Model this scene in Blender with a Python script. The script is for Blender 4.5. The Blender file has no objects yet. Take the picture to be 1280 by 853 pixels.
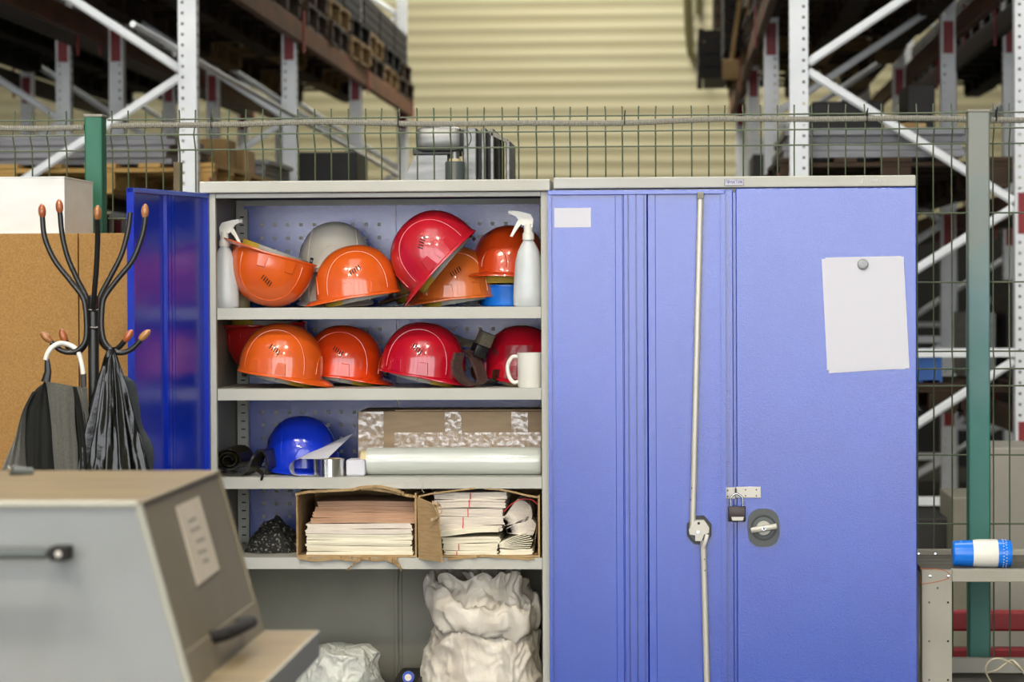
import bpy, bmesh, math, random
from mathutils import Vector, Matrix, noise

# ---------------------------------------------------------------- camera
R = math.radians
FPX = 3473.0
CAM = Vector((0.0, -7.5, 1.613))
YAW = math.atan(198 / FPX); PITCH = math.atan(61.5 / FPX); ROLL = -0.005
ROT = Matrix.Rotation(YAW, 3, 'Z') @ Matrix.Rotation(math.pi/2 - PITCH, 3, 'X') @ Matrix.Rotation(ROLL, 3, 'Z')
scene = bpy.context.scene
col = scene.collection
cd = bpy.data.cameras.new('camera'); cam = bpy.data.objects.new('camera', cd); col.objects.link(cam)
cam.matrix_world = Matrix.Translation(CAM) @ ROT.to_4x4()
cd.sensor_width = 36; cd.lens = 36 * FPX / 1280; cd.clip_end = 200
cd.dof.use_dof = True; cd.dof.focus_distance = 7.55; cd.dof.aperture_fstop = 5.0
scene.camera = cam
scene.view_settings.view_transform = 'Standard'; scene.view_settings.look = 'None'
scene.view_settings.gamma = 1; scene.view_settings.exposure = 0.22
# ---------------------------------------------------------------- world and lamps
w = bpy.data.worlds.new('world'); scene.world = w; w.use_nodes = True
w.node_tree.nodes['Background'].inputs[0].default_value = (0.9, 0.9, 0.85, 1)
w.node_tree.nodes['Background'].inputs[1].default_value = 0.3
OVERHEAD_POWER = 130; ASSUMED_WINDOW_GLOW = 4.6; LAMP_POWER = 16
def area(name, loc, sx, sy, power, colour=(1, 1, 1), rot=(0, 0, 0)):
    l = bpy.data.lights.new(name, 'AREA'); l.shape = 'RECTANGLE'; l.size = sx; l.size_y = sy
    l.energy = power; l.color = colour
    o = bpy.data.objects.new(name, l); col.objects.link(o); o.location = loc; o.rotation_euler = rot
    return o
area('overhead_light', (-1.0, -3.5, 7.6), 3.0, 7.0, OVERHEAD_POWER, (1, .99, .97))  # unseen area source for soft light from above
area('overhead_light', (-0.9, 15.5, 7.7), 1.4, 8.0, OVERHEAD_POWER * 4.8, (1, .97, .88))  # unseen source added to brighten the end wall

area('overhead_light', (-0.9, 1.2, 7.7), 7.0, 1.6, OVERHEAD_POWER * 2.2, (1, .99, .97))  # unseen source added to brighten the rack uprights
def at(px, py, Y):
    """point of the plane y = Y seen at a place measured on the photograph"""
    d = ROT @ Vector(((px-640)/FPX, -(py-426.5)/FPX, -1))
    return CAM + d * ((Y - CAM.y) / d.y)
def ax(px, py, Y): return at(px, py, Y).x
def az(px, py, Y): return at(px, py, Y).z

# ---------------------------------------------------------------- materials
def lin(c):
    c = c / 255
    return c / 12.92 if c <= .04045 else ((c + .055) / 1.055) ** 2.4
def rgb(*c): return (lin(c[0]), lin(c[1]), lin(c[2]), 1)
def mat(name, c, rough=.5, metal=0, c2=None, ns=8, ncon=.5, bump=0, bs=60, coat=0, spec=.5, trans=0, alpha=1, emit=0, stretch=None, sheen=0, sss=0, coords='Object', detail=4):
    m = bpy.data.materials.new(name); m.use_nodes = True
    nt = m.node_tree; b = nt.nodes['Principled BSDF']
    b.inputs['Base Color'].default_value = rgb(*c)
    b.inputs['Roughness'].default_value = rough; b.inputs['Metallic'].default_value = metal
    b.inputs['Specular IOR Level'].default_value = spec
    b.inputs['Coat Weight'].default_value = coat; b.inputs['Coat Roughness'].default_value = .08
    b.inputs['Transmission Weight'].default_value = trans; b.inputs['Alpha'].default_value = alpha
    b.inputs['Sheen Weight'].default_value = sheen
    if sss: b.inputs['Subsurface Weight'].default_value = sss; b.inputs['Subsurface Scale'].default_value = .02
    if emit:
        b.inputs['Emission Color'].default_value = rgb(*c); b.inputs['Emission Strength'].default_value = emit
    tc = nt.nodes.new('ShaderNodeTexCoord'); mp = nt.nodes.new('ShaderNodeMapping')
    nt.links.new(tc.outputs[coords], mp.inputs[0])
    if stretch: mp.inputs['Scale'].default_value = stretch
    if c2:
        n = nt.nodes.new('ShaderNodeTexNoise'); n.inputs['Scale'].default_value = ns; n.inputs['Detail'].default_value = detail
        cr = nt.nodes.new('ShaderNodeValToRGB'); cr.color_ramp.elements[0].position = ncon-.18; cr.color_ramp.elements[1].position = ncon+.18
        cr.color_ramp.elements[0].color = rgb(*c); cr.color_ramp.elements[1].color = rgb(*c2)
        nt.links.new(mp.outputs[0], n.inputs['Vector']); nt.links.new(n.outputs['Fac'], cr.inputs[0]); nt.links.new(cr.outputs[0], b.inputs['Base Color'])
    if bump:
        n = nt.nodes.new('ShaderNodeTexNoise'); n.inputs['Scale'].default_value = bs; n.inputs['Detail'].default_value = 2
        bp = nt.nodes.new('ShaderNodeBump'); bp.inputs['Strength'].default_value = bump; bp.inputs['Distance'].default_value = .002
        nt.links.new(mp.outputs[0], n.inputs['Vector']); nt.links.new(n.outputs['Fac'], bp.inputs['Height']); nt.links.new(bp.outputs[0], b.inputs['Normal'])
    return m
M = {}
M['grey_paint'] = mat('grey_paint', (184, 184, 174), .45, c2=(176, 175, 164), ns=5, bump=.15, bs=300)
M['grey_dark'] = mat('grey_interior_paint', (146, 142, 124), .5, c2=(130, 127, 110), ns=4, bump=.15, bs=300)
M['blue'] = mat('blue_enamel', (4, 60, 172), .195, c2=(6, 66, 182), ns=2.5, bump=.2, bs=420, spec=1.0)
M['blue'].node_tree.nodes['Principled BSDF'].inputs['IOR'].default_value = 1.57
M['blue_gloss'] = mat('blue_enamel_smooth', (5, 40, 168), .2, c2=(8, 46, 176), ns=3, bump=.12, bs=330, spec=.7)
M['white_plastic'] = mat('white_plastic', (226, 224, 214), .35)
M['milky'] = mat('milky_plastic', (200, 205, 206), .3, c2=(184, 189, 190), ns=9, sss=.2, bump=.1, bs=40)
M['paper'] = mat('white_paper', (206, 206, 214), .7)
M['paper_warm'] = mat('warm_white_paper', (226, 216, 200), .7, c2=(208, 198, 184), ns=20, stretch=(1, 1, 12))
M['paper_cream'] = mat('cream_paper', (236, 230, 206), .7, c2=(220, 214, 190), ns=14, stretch=(1, 1, 12))
M['paper_brown'] = mat('brown_envelope_paper', (196, 158, 128), .7, c2=(176, 138, 108), ns=14, stretch=(1, 1, 10))
M['red_print'] = mat('red_print', (205, 60, 60), .6)
M['cardboard'] = mat('cardboard', (176, 148, 104), .8, c2=(158, 130, 88), ns=30, stretch=(1, 1, 6), bump=.2, bs=120)
M['cardboard_light'] = mat('cardboard_light', (190, 164, 130), .8, c2=(176, 150, 116), ns=10, stretch=(1, 1, 5))
M['clear_tape'] = mat('clear_tape', (186, 160, 128), .14, c2=(226, 216, 206), ns=80, ncon=.6, bump=.8, bs=60, spec=1.0, coat=.6)  # pale flecks in the colour stand for glints on the tape
M['chrome'] = mat('chrome', (205, 205, 205), .18, 1)
M['steel'] = mat('brushed_steel', (140, 140, 138), .38, .85, c2=(112, 112, 110), ns=6, stretch=(1, 1, 8))
M['rod'] = mat('zinc_rod', (188, 184, 172), .35, .35)
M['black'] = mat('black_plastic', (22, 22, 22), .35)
M['dark_grey'] = mat('dark_grey_plastic', (72, 78, 76), .4)
M['hole'] = mat('dark_recess', (18, 16, 14), .8)
M['shade'] = mat('painted_cap_shade', (34, 33, 24), .7)  # near-black colour standing in for the shade under the cap
M['padlock'] = mat('padlock_brown', (62, 50, 46), .35, .3, c2=(40, 32, 30), ns=120)
M['brown_band'] = mat('worn_leather', (84, 62, 56), .6, c2=(52, 36, 32), ns=160, bump=.5, bs=200)
M['grey_strap'] = mat('grey_webbing', (104, 98, 80), .75, c2=(82, 76, 62), ns=90, stretch=(1, 1, 4))
M['black_rubber'] = mat('black_film', (26, 24, 14), .22, c2=(40, 36, 22), ns=20, bump=.4, bs=30, spec=.7)
M['film'] = mat('stretch_film', (190, 195, 186), .2, c2=(206, 210, 202), ns=14, stretch=(.15, 3, 3), bump=.35, bs=60, spec=.8, coat=.5)
M['core'] = mat('card_core', (208, 192, 148), .7)
M['foil'] = mat('foil_tape', (215, 215, 212), .16, 1)
M['sack'] = mat('woven_sack', (172, 160, 142), .55, c2=(224, 217, 203), ncon=.42, ns=9, bump=.35, bs=220, detail=8)
M['sack_grey'] = mat('woven_sack_grey', (206, 208, 198), .5, c2=(180, 182, 172), ns=6, bump=.35, bs=220)
M['oily'] = mat('machine_enamel', (126, 130, 131), .42, c2=(116, 119, 117), ns=3.5, bump=.05, bs=30, spec=.5)
M['machine_top'] = mat('machine_top_dirty', (138, 120, 84), .42, c2=(112, 98, 74), ns=5, stretch=(1, 5, 1), spec=.5)
M['machine_side'] = mat('machine_side_dirty', (132, 124, 104), .6, c2=(120, 110, 88), ns=4, spec=.3)
M['machine_edge'] = mat('machine_edge', (150, 150, 140), .6, spec=.3)
M['label_paper'] = mat('old_label', (205, 192, 168), .6, c2=(214, 204, 184), ns=10)
M['faded_print'] = mat('faded_print', (140, 132, 118), .7)
M['green_post'] = None
M['green_wire'] = mat('green_wire', (66, 84, 60), .5, c2=(92, 96, 74), ns=12)
M['conduit'] = mat('grey_conduit', (134, 131, 120), .6)
M['zinc'] = mat('galvanised_rack', (238, 240, 240), .5, c2=(226, 229, 230), ns=6)
M['red'] = mat('red_paint', (150, 26, 30), .5, c2=(132, 20, 26), ns=5)
M['rust_beam'] = mat('orange_beam', (126, 70, 44), .6, c2=(92, 56, 36), ns=6, stretch=(2, .5, 2))
M['shaded_beam'] = mat('shaded_brown_beam', (48, 32, 20), .6, c2=(36, 24, 16), ns=6, stretch=(2, .5, 2))  # shade of the far racks put into the beam colour
M['pipe_olive'] = mat('olive_pipe', (84, 78, 44), .5)
M['orange_red'] = mat('orange_red_paint', (196, 66, 34), .5)
M['wood_pale'] = mat('pale_wood', (156, 128, 82), .8, c2=(126, 98, 58), ns=5)
M['wood_batten'] = mat('grey_wood', (124, 110, 84), .8, c2=(104, 92, 70), ns=8)
M['wood_yellow'] = mat('yellow_wood', (188, 150, 84), .8, c2=(160, 124, 66), ns=5)
M['wood_mid'] = mat('brown_wood', (66, 46, 26), .8, c2=(46, 32, 18), ns=5)
M['wood_dark'] = mat('dark_wood', (26, 19, 12), .85, c2=(16, 12, 8), ns=5)
M['chip'] = mat('chipboard', (168, 128, 70), .8, c2=(148, 108, 54), ns=190, bump=.2, bs=200, detail=8)
M['marble'] = mat('white_board', (226, 226, 222), .45, c2=(212, 212, 206), ns=5, stretch=(1, 1, 3))
M['rack_black'] = mat('black_painted_tube', (26, 26, 24), .35, spec=.6)
M['knob_wood'] = mat('varnished_wood', (146, 92, 50), .28, c2=(178, 128, 70), ns=26, stretch=(1, 1, .4), coat=.5)
M['knob_red'] = mat('varnished_red_wood', (140, 68, 36), .28, c2=(168, 94, 52), ns=26, coat=.5)
M['cloth_grey'] = mat('grey_woven_cloth', (92, 92, 84), .9, c2=(76, 76, 70), ns=260, bump=.3, bs=300, sheen=.2)
M['cloth_black'] = mat('black_cloth', (14, 16, 12), .9)
M['denim'] = mat('dark_grey_denim', (62, 68, 70), .9, c2=(52, 56, 58), ns=200, bump=.3, bs=260)
M['bag'] = mat('black_bin_bag', (9, 10, 8), .2, c2=(14, 16, 13), ns=12, bump=.4, bs=60, spec=.55)
M['blue_plastic'] = mat('bright_blue_plastic', (14, 118, 226), .3, coat=.2)
M['crate_blue'] = mat('blue_crate', (26, 92, 170), .45)
M['bench'] = mat('bench_paint', (158, 154, 140), .45, c2=(146, 142, 128), ns=5)
M['bench_top'] = mat('bench_plank', (92, 88, 76), .7, c2=(70, 66, 56), ns=12, stretch=(.3, 3, 1))
M['copper'] = mat('copper_wire', (170, 92, 62), .4, .4)
M['cream'] = mat('cream_cable', (198, 188, 160), .5)
M['concrete'] = mat('concrete', (130, 126, 116), .85, c2=(112, 108, 98), ns=6, bump=.3, bs=60)
M['floor'] = mat('floor_paint', (60, 58, 52), .7, c2=(48, 46, 42), ns=2, spec=.3)
M['wall'] = mat('yellow_cladding', (190, 182, 146), .5, c2=(182, 172, 134), ns=1.2, stretch=(.4, 1, 3))
M['wall_plain'] = mat('hall_wall', (150, 146, 130), .8)
M['ceil'] = mat('hall_ceiling', (120, 118, 110), .8)
M['glow'] = mat('assumed_daylight', (246, 249, 255), .5, emit=ASSUMED_WINDOW_GLOW)  # emission of the assumed windows behind the camera
M['lamp_glow'] = mat('lamp_lens', (255, 244, 224), .5, emit=260)  # lens glow of the assumed lamps
M['fabric_dots'] = mat('black_dotted_fabric', (16, 16, 14), .8, c2=(150, 150, 140), ns=150, ncon=.74, detail=0)
M['grey_goods'] = mat('grey_sheets', (134, 134, 138), .5, c2=(112, 112, 116), ns=4, stretch=(1, 1, 12))
M['dark_goods'] = mat('dark_goods', (44, 42, 38), .6, c2=(30, 28, 24), ns=4)
M['pen'] = mat('white_marker', (200, 204, 208), .6)
M['blue_print'] = mat('blue_print', (40, 40, 120), .6)
M['clear_bag'] = mat('clear_plastic', (230, 215, 215), .08, trans=.92, alpha=.55, bump=.8, bs=60, spec=.8)
M['yellow_foam'] = mat('yellow_foam', (176, 148, 44), .7)
M['band_grey'] = mat('helmet_harness', (150, 148, 136), .5)

def post_mat():
    """green paint turning blue-green, then grey towards the top of the post, shifted by noise"""
    m = mat('green_to_grey_paint', (44, 110, 92), .5, bump=.1, bs=40)  # greyer with height, broken up by noise
    nt = m.node_tree; b = nt.nodes['Principled BSDF']
    tc = nt.nodes.new('ShaderNodeTexCoord'); sp = nt.nodes.new('ShaderNodeSeparateXYZ'); nt.links.new(tc.outputs['Object'], sp.inputs[0])
    n = nt.nodes.new('ShaderNodeTexNoise'); n.inputs['Scale'].default_value = 9; nt.links.new(tc.outputs['Object'], n.inputs[0])
    ma = nt.nodes.new('ShaderNodeMath'); ma.operation = 'MULTIPLY_ADD'; nt.links.new(n.outputs['Fac'], ma.inputs[0]); ma.inputs[1].default_value = .45
    nt.links.new(sp.outputs['Z'], ma.inputs[2])
    cr = nt.nodes.new('ShaderNodeValToRGB'); e = cr.color_ramp.elements
    mr = nt.nodes.new('ShaderNodeMapRange'); mr.inputs[1].default_value = .5; mr.inputs[2].default_value = 2.3
    nt.links.new(ma.outputs[0], mr.inputs[0]); nt.links.new(mr.outputs[0], cr.inputs[0])
    e[0].position = .1; e[0].color = rgb(44, 108, 90); e[1].position = .92; e[1].color = rgb(132, 136, 128)
    a = e.new(.5); a.color = rgb(58, 124, 112); a = e.new(.72); a.color = rgb(108, 140, 140)
    nt.links.new(cr.outputs[0], b.inputs['Base Color'])
    return m
M['green_post_graded'] = post_mat()
def crease(key, scale, dist, stretch=(1, 1, 1), strength=1.0, lac=2.2):
    """adds sharp cloth creases to a material"""
    nt = M[key].node_tree; b = nt.nodes['Principled BSDF']
    tc = nt.nodes.new('ShaderNodeTexCoord'); mp = nt.nodes.new('ShaderNodeMapping'); mp.inputs['Scale'].default_value = stretch
    n = nt.nodes.new('ShaderNodeTexNoise'); n.noise_type = 'RIDGED_MULTIFRACTAL'; n.inputs['Scale'].default_value = scale; n.inputs['Detail'].default_value = 3
    n.inputs['Lacunarity'].default_value = lac; n.inputs['Distortion'].default_value = .5
    bp = nt.nodes.new('ShaderNodeBump'); bp.inputs['Strength'].default_value = strength; bp.inputs['Distance'].default_value = dist
    nt.links.new(tc.outputs['Object'], mp.inputs[0]); nt.links.new(mp.outputs[0], n.inputs['Vector']); nt.links.new(n.outputs['Fac'], bp.inputs['Height'])
    old = b.inputs['Normal'].links
    if old: nt.links.new(old[0].from_socket, bp.inputs['Normal'])
    nt.links.new(bp.outputs[0], b.inputs['Normal'])
crease('sack', 5, .03, (1, 1, 1.8)); crease('sack_grey', 5, .025, (1, 1, 1.6)); crease('bag', 14, .02, (1.8, 1.8, .3)); crease('cloth_grey', 7, .003, (1, 1, .6))
M['green_post'] = mat('green_post_paint', (28, 104, 78), .5, c2=(24, 88, 66), ns=5, stretch=(4, 4, .8))

# ---------------------------------------------------------------- mesh helpers
class MB:
    def __init__(s): s.v = []; s.f = []
    def add(s, vs, fs):
        n = len(s.v); s.v += [Vector(v) for v in vs]; s.f += [tuple(i+n for i in f) for f in fs]; return s
    def box(s, x0, x1, y0, y1, z0, z1, m=None):
        vs = [Vector((x, y, z)) for x in (x0, x1) for y in (y0, y1) for z in (z0, z1)]
        if m: vs = [m @ v for v in vs]
        return s.add(vs, [(0, 1, 3, 2), (4, 6, 7, 5), (0, 4, 5, 1), (2, 3, 7, 6), (0, 2, 6, 4), (1, 5, 7, 3)])
    def rbox(s, x0, x1, y0, y1, z0, z1, r=.004, m=None, seg=2):
        bm = bmesh.new(); bmesh.ops.create_cube(bm, size=1)
        for v in bm.verts:
            v.co = Vector(((x0+x1)/2+v.co.x*(x1-x0), (y0+y1)/2+v.co.y*(y1-y0), (z0+z1)/2+v.co.z*(z1-z0)))
        bmesh.ops.bevel(bm, geom=bm.edges[:], offset=r, segments=seg, profile=.5, affect='EDGES')
        vs = [(m @ v.co if m else v.co.copy()) for v in bm.verts]; bm.verts.index_update()
        s.add(vs, [[v.index for v in f.verts] for f in bm.faces]); bm.free(); return s
    def tube(s, pts, r, n=8, caps=True, flat=None):
        pts = [Vector(p) for p in pts]; rr = r if isinstance(r, (list, tuple)) else [r]*len(pts)
        base = len(s.v); prev = None
        for i, p in enumerate(pts):
            t = (pts[min(i+1, len(pts)-1)] - pts[max(i-1, 0)]).normalized()
            u = t.cross(Vector((0, 1, 0))) if prev is None else prev - t*prev.dot(t)
            if u.length < 1e-4: u = t.cross(Vector((1, 0, 0)))
            u.normalize(); prev = u; w_ = t.cross(u)
            for k in range(n):
                a = 2*math.pi*k/n
                cu, cw = math.cos(a), math.sin(a)
                if flat: cw *= flat
                s.v.append(p + u*cu*rr[i] + w_*cw*rr[i])
        for i in range(len(pts)-1):
            for k in range(n):
                a = base+i*n+k; b = base+i*n+(k+1) % n
                s.f.append((a, b, b+n, a+n))
        if caps:
            s.f.append(tuple(base+k for k in reversed(range(n)))); s.f.append(tuple(base+(len(pts)-1)*n+k for k in range(n)))
        return s
    def lathe(s, prof, m=None, n=24, sx=1, sy=1, caps=True):
        base = len(s.v)
        for r, z in prof:
            for k in range(n):
                a = 2*math.pi*k/n; v = Vector((r*sx*math.cos(a), r*sy*math.sin(a), z)); s.v.append(m @ v if m else v)
        for i in range(len(prof)-1):
            for k in range(n):
                a = base+i*n+k; b = base+i*n+(k+1) % n
                s.f.append((a, b, b+n, a+n))
        if caps:
            s.f.append(tuple(base+k for k in reversed(range(n)))); s.f.append(tuple(base+(len(prof)-1)*n+k for k in range(n)))
        return s
    def prism(s, poly, y0, y1, m=None):
        """polygon of (x, z) pairs pushed from y0 to y1"""
        n = len(poly); vs = [Vector((x, y, z)) for y in (y0, y1) for x, z in poly]
        if m: vs = [m @ v for v in vs]
        return s.add(vs, [tuple(range(n)), tuple(reversed(range(n, 2*n)))] + [(i, i+n, (i+1) % n+n, (i+1) % n) for i in range(n)])
    def grid(s, fn, nu, nv, wrap=False):
        base = len(s.v)
        for j in range(nv+1):
            for i in range(nu if wrap else nu+1): s.v.append(Vector(fn(i/nu, j/nv)))
        W = nu if wrap else nu+1
        for j in range(nv):
            for i in range(nu):
                i2 = (i+1) % W if wrap else i+1
                s.f.append((base+j*W+i, base+j*W+i2, base+(j+1)*W+i2, base+(j+1)*W+i))
        return s
    def mesh(s, name, m, smooth=False, off=None):
        me = bpy.data.meshes.new(name)
        me.from_pydata([tuple(v-off) if off else tuple(v) for v in s.v], [], s.f)
        bm = bmesh.new(); bm.from_mesh(me); bmesh.ops.recalc_face_normals(bm, faces=bm.faces[:]); bm.to_mesh(me); bm.free()
        me.materials.append(M[m] if isinstance(m, str) else m)
        if smooth:
            for p in me.polygons: p.use_smooth = True
            if smooth != 2:
                me.set_sharp_from_angle(angle=R(38))
        return me
ORG = {}
def tag(o, label=None, cat=None, group=None, kind=None):
    if label: o['label'] = label
    if cat: o['category'] = cat
    if group: o['group'] = group
    if kind: o['kind'] = kind
    return o
def thing(name, loc, label, cat, group=None, kind=None):
    o = bpy.data.objects.new(name, None); col.objects.link(o); o.location = loc; o.empty_display_size = .05
    ORG[o.name] = Vector(loc); return tag(o, label, cat, group, kind)
def obj(name, mb, m, parent=None, smooth=False, label=None, cat=None, group=None, kind=None, loc=None, local=False):
    """mesh given in world coordinates; its origin goes to the parent's origin (or to loc for a thing of one mesh)"""
    if local: org = Vector((0, 0, 0))
    elif parent: org = ORG[parent.name]
    else:
        if loc is None:
            vs = mb.v; loc = Vector(((min(v.x for v in vs)+max(v.x for v in vs))/2, (min(v.y for v in vs)+max(v.y for v in vs))/2, min(v.z for v in vs)))
        org = Vector(loc)
    o = bpy.data.objects.new(name, mb.mesh(name, m, smooth, org) if isinstance(mb, MB) else mb); col.objects.link(o)
    if parent: o.parent = parent
    elif not local: o.location = org
    ORG[o.name] = org
    return tag(o, label, cat, group, kind)
def sub(name, mb, m, parent, smooth=False, label=None):
    """sub-part of a part that shares its thing's origin"""
    return obj(name, mb, m, parent, smooth, label)
def copy_tree(o, parent=None):
    c = o.copy(); col.objects.link(c); c.parent = parent
    for ch in list(o.children): copy_tree(ch, c)
    return c
def smooth_path(pts, k=6):
    pts = [Vector(p) for p in pts]; out = []
    for i in range(len(pts)-1):
        p0 = pts[max(i-1, 0)]; p1 = pts[i]; p2 = pts[i+1]; p3 = pts[min(i+2, len(pts)-1)]
        for j in range(k):
            t = j/k
            out.append(.5*((2*p1)+(-p0+p2)*t+(2*p0-5*p1+4*p2-p3)*t*t+(-p0+3*p1-3*p2+p3)*t**3))
    return out + [pts[-1]]
def holed(x0, x1, z0, z1, holes, hw, hh, y, axis='y', back=None):
    """flat plate with real rectangular holes at the given (x, z) centres laid out on a grid"""
    mb = MB(); xs = sorted({round(h[0], 5) for h in holes}); zs = sorted({round(h[1], 5) for h in holes}); hs = {(round(a, 5), round(b, 5)) for a, b in holes}
    gx = [x0] + [v for x in xs for v in (x-hw/2, x+hw/2)] + [x1]; gz = [z0] + [v for z in zs for v in (z-hh/2, z+hh/2)] + [z1]
    for x in gx:
        for z in gz: mb.v.append(Vector((x, y, z)))
    n = len(gz)
    for i in range(len(gx)-1):
        for j in range(len(gz)-1):
            if i % 2 and j % 2 and (xs[i//2], zs[j//2]) in hs: continue
            mb.f.append((i*n+j, (i+1)*n+j, (i+1)*n+j+1, i*n+j+1))
    return mb
def text_mesh(body, size, m, name, parent, matrix, label=None):
    cu = bpy.data.curves.new(name, 'FONT'); cu.body = body; cu.size = size; cu.extrude = .0004; cu.offset = .0002; cu.align_x = 'CENTER'; cu.align_y = 'CENTER'
    t = bpy.data.objects.new(name+'_src', cu); col.objects.link(t); bpy.context.view_layer.update()
    me = bpy.data.meshes.new_from_object(t); col.objects.unlink(t); bpy.data.objects.remove(t)
    me.transform(matrix); me.transform(Matrix.Translation(-ORG[parent.name])); me.materials.clear(); me.materials.append(M[m]); me.name = name
    o = bpy.data.objects.new(name, me); col.objects.link(o); o.parent = parent; ORG[o.name] = ORG[parent.name]
    return tag(o, label)
rnd = random.Random(7)

# ================================================================ the hall
mb = MB().box(-11, 9, -16, 22, -.1, 0); obj('floor', mb, 'floor', kind='structure')
mb = MB().box(-11, 9, -16, 22, 8.0, 8.2); obj('ceiling', mb, 'ceil', kind='structure')
# end wall of profiled sheets: shallow trapezoid ribs running level
YB = 20.6
def clad(x0, x1):
    prof = []; z = 0; p = .135
    while z < 8:
        prof += [(0, z), (0, z+p*.3), (.007, z+p*.55), (.007, z+p*.8)]; z += p
    m_ = MB(); n = len(prof)
    for x in (x0, x1):
        for d, z in prof: m_.v.append(Vector((x, YB-d, z)))
    for i in range(n-1): m_.f.append((i, i+1, n+i+1, n+i))
    return m_
wb = obj('wall_back', clad(-11, 9), 'wall', kind='structure')
obj('wall_left', MB().box(-11.2, -11, -16, 22, 0, 8), 'wall_plain', kind='structure')
obj('wall_right', MB().box(9, 9.2, -16, 22, 0, 8), 'wall_plain', kind='structure')
# wall behind the camera; assumed tall glowing windows, sized to reflect in the doors
ZW0, ZW1 = .08, 7.0
mb = MB().box(-11, 9, -16.2, -16, 0, ZW0).box(-11, 9, -16.2, -16, ZW1, 8)
wx = [-10.5, -7.3, -4.1, -0.9, 2.3, 5.5]
edges = [-11] + [v for x in wx for v in (x, x+2.8)] + [9]
for i in range(0, len(edges), 2): mb.box(edges[i], edges[i+1], -16.2, -16, ZW0, ZW1)
obj('wall_front', mb, 'wall_plain', kind='structure')
for i, x in enumerate(wx):
    wn = obj(f'assumed_window_{i+1}', MB().box(x, x+2.8, -16.12, -16.06, ZW0, ZW1), 'glow', kind='structure')  # unseen glowing panes added as frontal light, reaching almost to the floor
    f = MB()
    for k in range(3): f.box(x+k*1.375, x+k*1.375+.05, -16.06, -15.99, ZW0, ZW1)
    for z in (ZW0, 2.5, ZW1-.05): f.box(x, x+2.8, -16.06, -15.99, z, z+.05)
    obj('assumed_window_frame', f, 'grey_paint', wn)
# assumed high-bay lamps behind and above the camera, added for highlights on the helmets
def assumed_lamp(x, y, where):
    t = thing('assumed_ceiling_lamp', (x, y, 6.2), f'assumed round high-bay lamp hanging from the hall ceiling, {where}', 'lamp', 'assumed high-bay ceiling lamps')
    Tm = Matrix.Translation((x, y, 6.2))
    obj('lamp_shade', MB().lathe([(.05, .4), (.1, .38), (.26, .05), (.27, .0), (.25, .0)], Tm, 24, caps=False), 'dark_grey', t, True)
    obj('lamp_lens', MB().lathe([(.22, .012), (.22, .02)], Tm, 24), 'lamp_glow', t)
    obj('cord', MB().tube([(x, y, 6.6), (x, y, 8)], .01), 'black', t)
for x, wx_ in ((-3.4, 'left'), (-2.2, 'middle'), (.4, 'right')):
    for y, wy_ in ((-5.2, 'front'), (-9.5, 'back')): assumed_lamp(x, y, f'{wx_} of three in the {wy_} row')

# ================================================================ pallet racks behind the fence
YR = [5.5, 9.0, 12.5, 16.0]
LV = [1.03, 2.09, 3.22]
UPRIGHT_H = 5.6
def upright_mesh(side):
    """perforated post; side = +1 when the aisle lies towards +x"""
    m_ = MB(); w_, d_ = .086, .08; zs = [i*.05+.03 for i in range(int(UPRIGHT_H/.05)-1)]
    fr = holed(-w_/2, w_/2, 0, UPRIGHT_H, [(x, z) for z in zs for x in (-.022*side, )], .012, .012, -d_/2)
    m_.add(fr.v, fr.f)
    sd = holed(-d_/2, d_/2, 0, UPRIGHT_H, [(x, z) for z in zs for x in (-.018, .018)], .012, .02, 0)
    m_.add([Vector((side*w_/2, v.x, v.z)) for v in sd.v], sd.f)
    m_.box(-side*w_/2-.001, -side*w_/2+.001, -d_/2, d_/2, 0, UPRIGHT_H)
    m_.add([(x, y, z) for x in (side*.006, side*.011) for y in (-d_/2-.003,) for z in (0, UPRIGHT_H)], [(0, 1, 3, 2)])
    return m_
BRACE_NODE = az(1000, 84, 5.5)
def pallet_rack(xa, xb, label, levels, beam='rust_beam', trend=1):
    """xa: row of posts on the aisle side, xb: the other row"""
    t = thing('pallet_rack', ((xa+xb)/2, YR[0], 0), label, 'rack')
    o0 = ORG[t.name]; side = 1 if xa > xb else -1
    um = {s: upright_mesh(s).mesh('upright', 'zinc') for s in (1, -1)}
    cm = {}
    for yi, y in enumerate(YR):
        for x in (xa, xb):
            u = bpy.data.objects.new('upright', um[side if x == xa else -side]); col.objects.link(u); u.parent = t; u.location = Vector((x, y, 0))-o0
        # W bracing between the two posts of the frame
        zn = BRACE_NODE
        for (fa, z0, fb, z1) in ((1, zn+1.29, 0, zn+.66), (1, zn+.02, 0, zn+.644), (1, zn-.02, 0, zn-.63), (0, zn-.66, 1, zn-1.26), (0, 1.28, 1, .66), (0, .60, 1, .06), (0, zn+1.95, 1, zn+1.32)):
            px0 = xa-side*.045 if fa else xb+side*.045; px1 = xa-side*.045 if fb else xb+side*.045
            obj('brace', MB().tube([(px0, y, z0), (px1, y, z1)], .021, 6, True, .6), 'zinc', t, True)
        for z in (1.32, .63):
            obj('tie_bar', MB().box(min(xa, xb)+.04, max(xa, xb)-.04, y-.02, y+.02, z-.02, z+.02), 'zinc', t)
    for zl in levels:
        for x in (xa, xb):
            for a, b in zip(YR, YR[1:]):
                s = side if x == xa else -side
                obj('beam', MB().rbox(min(x+s*.044, x+s*.088), max(x+s*.044, x+s*.088), a-.02 if a > YR[0] else a+.04, b+.02 if b < YR[-1] else b, zl-.125, zl, .006), beam, t)
                for y in ((a, b) if a == YR[0] else (b,)):
                    q = .045 if y == a else -.045
                    obj('beam_connector', MB().box(x+s*.089, x+s*.096, y+q*.9-.025, y+q*.9+.025, zl-.18, zl+.07).box(x-.03, x+.03, y-.044, y-.0405, zl-.22, zl-.03), 'red', t)
    return t
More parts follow.
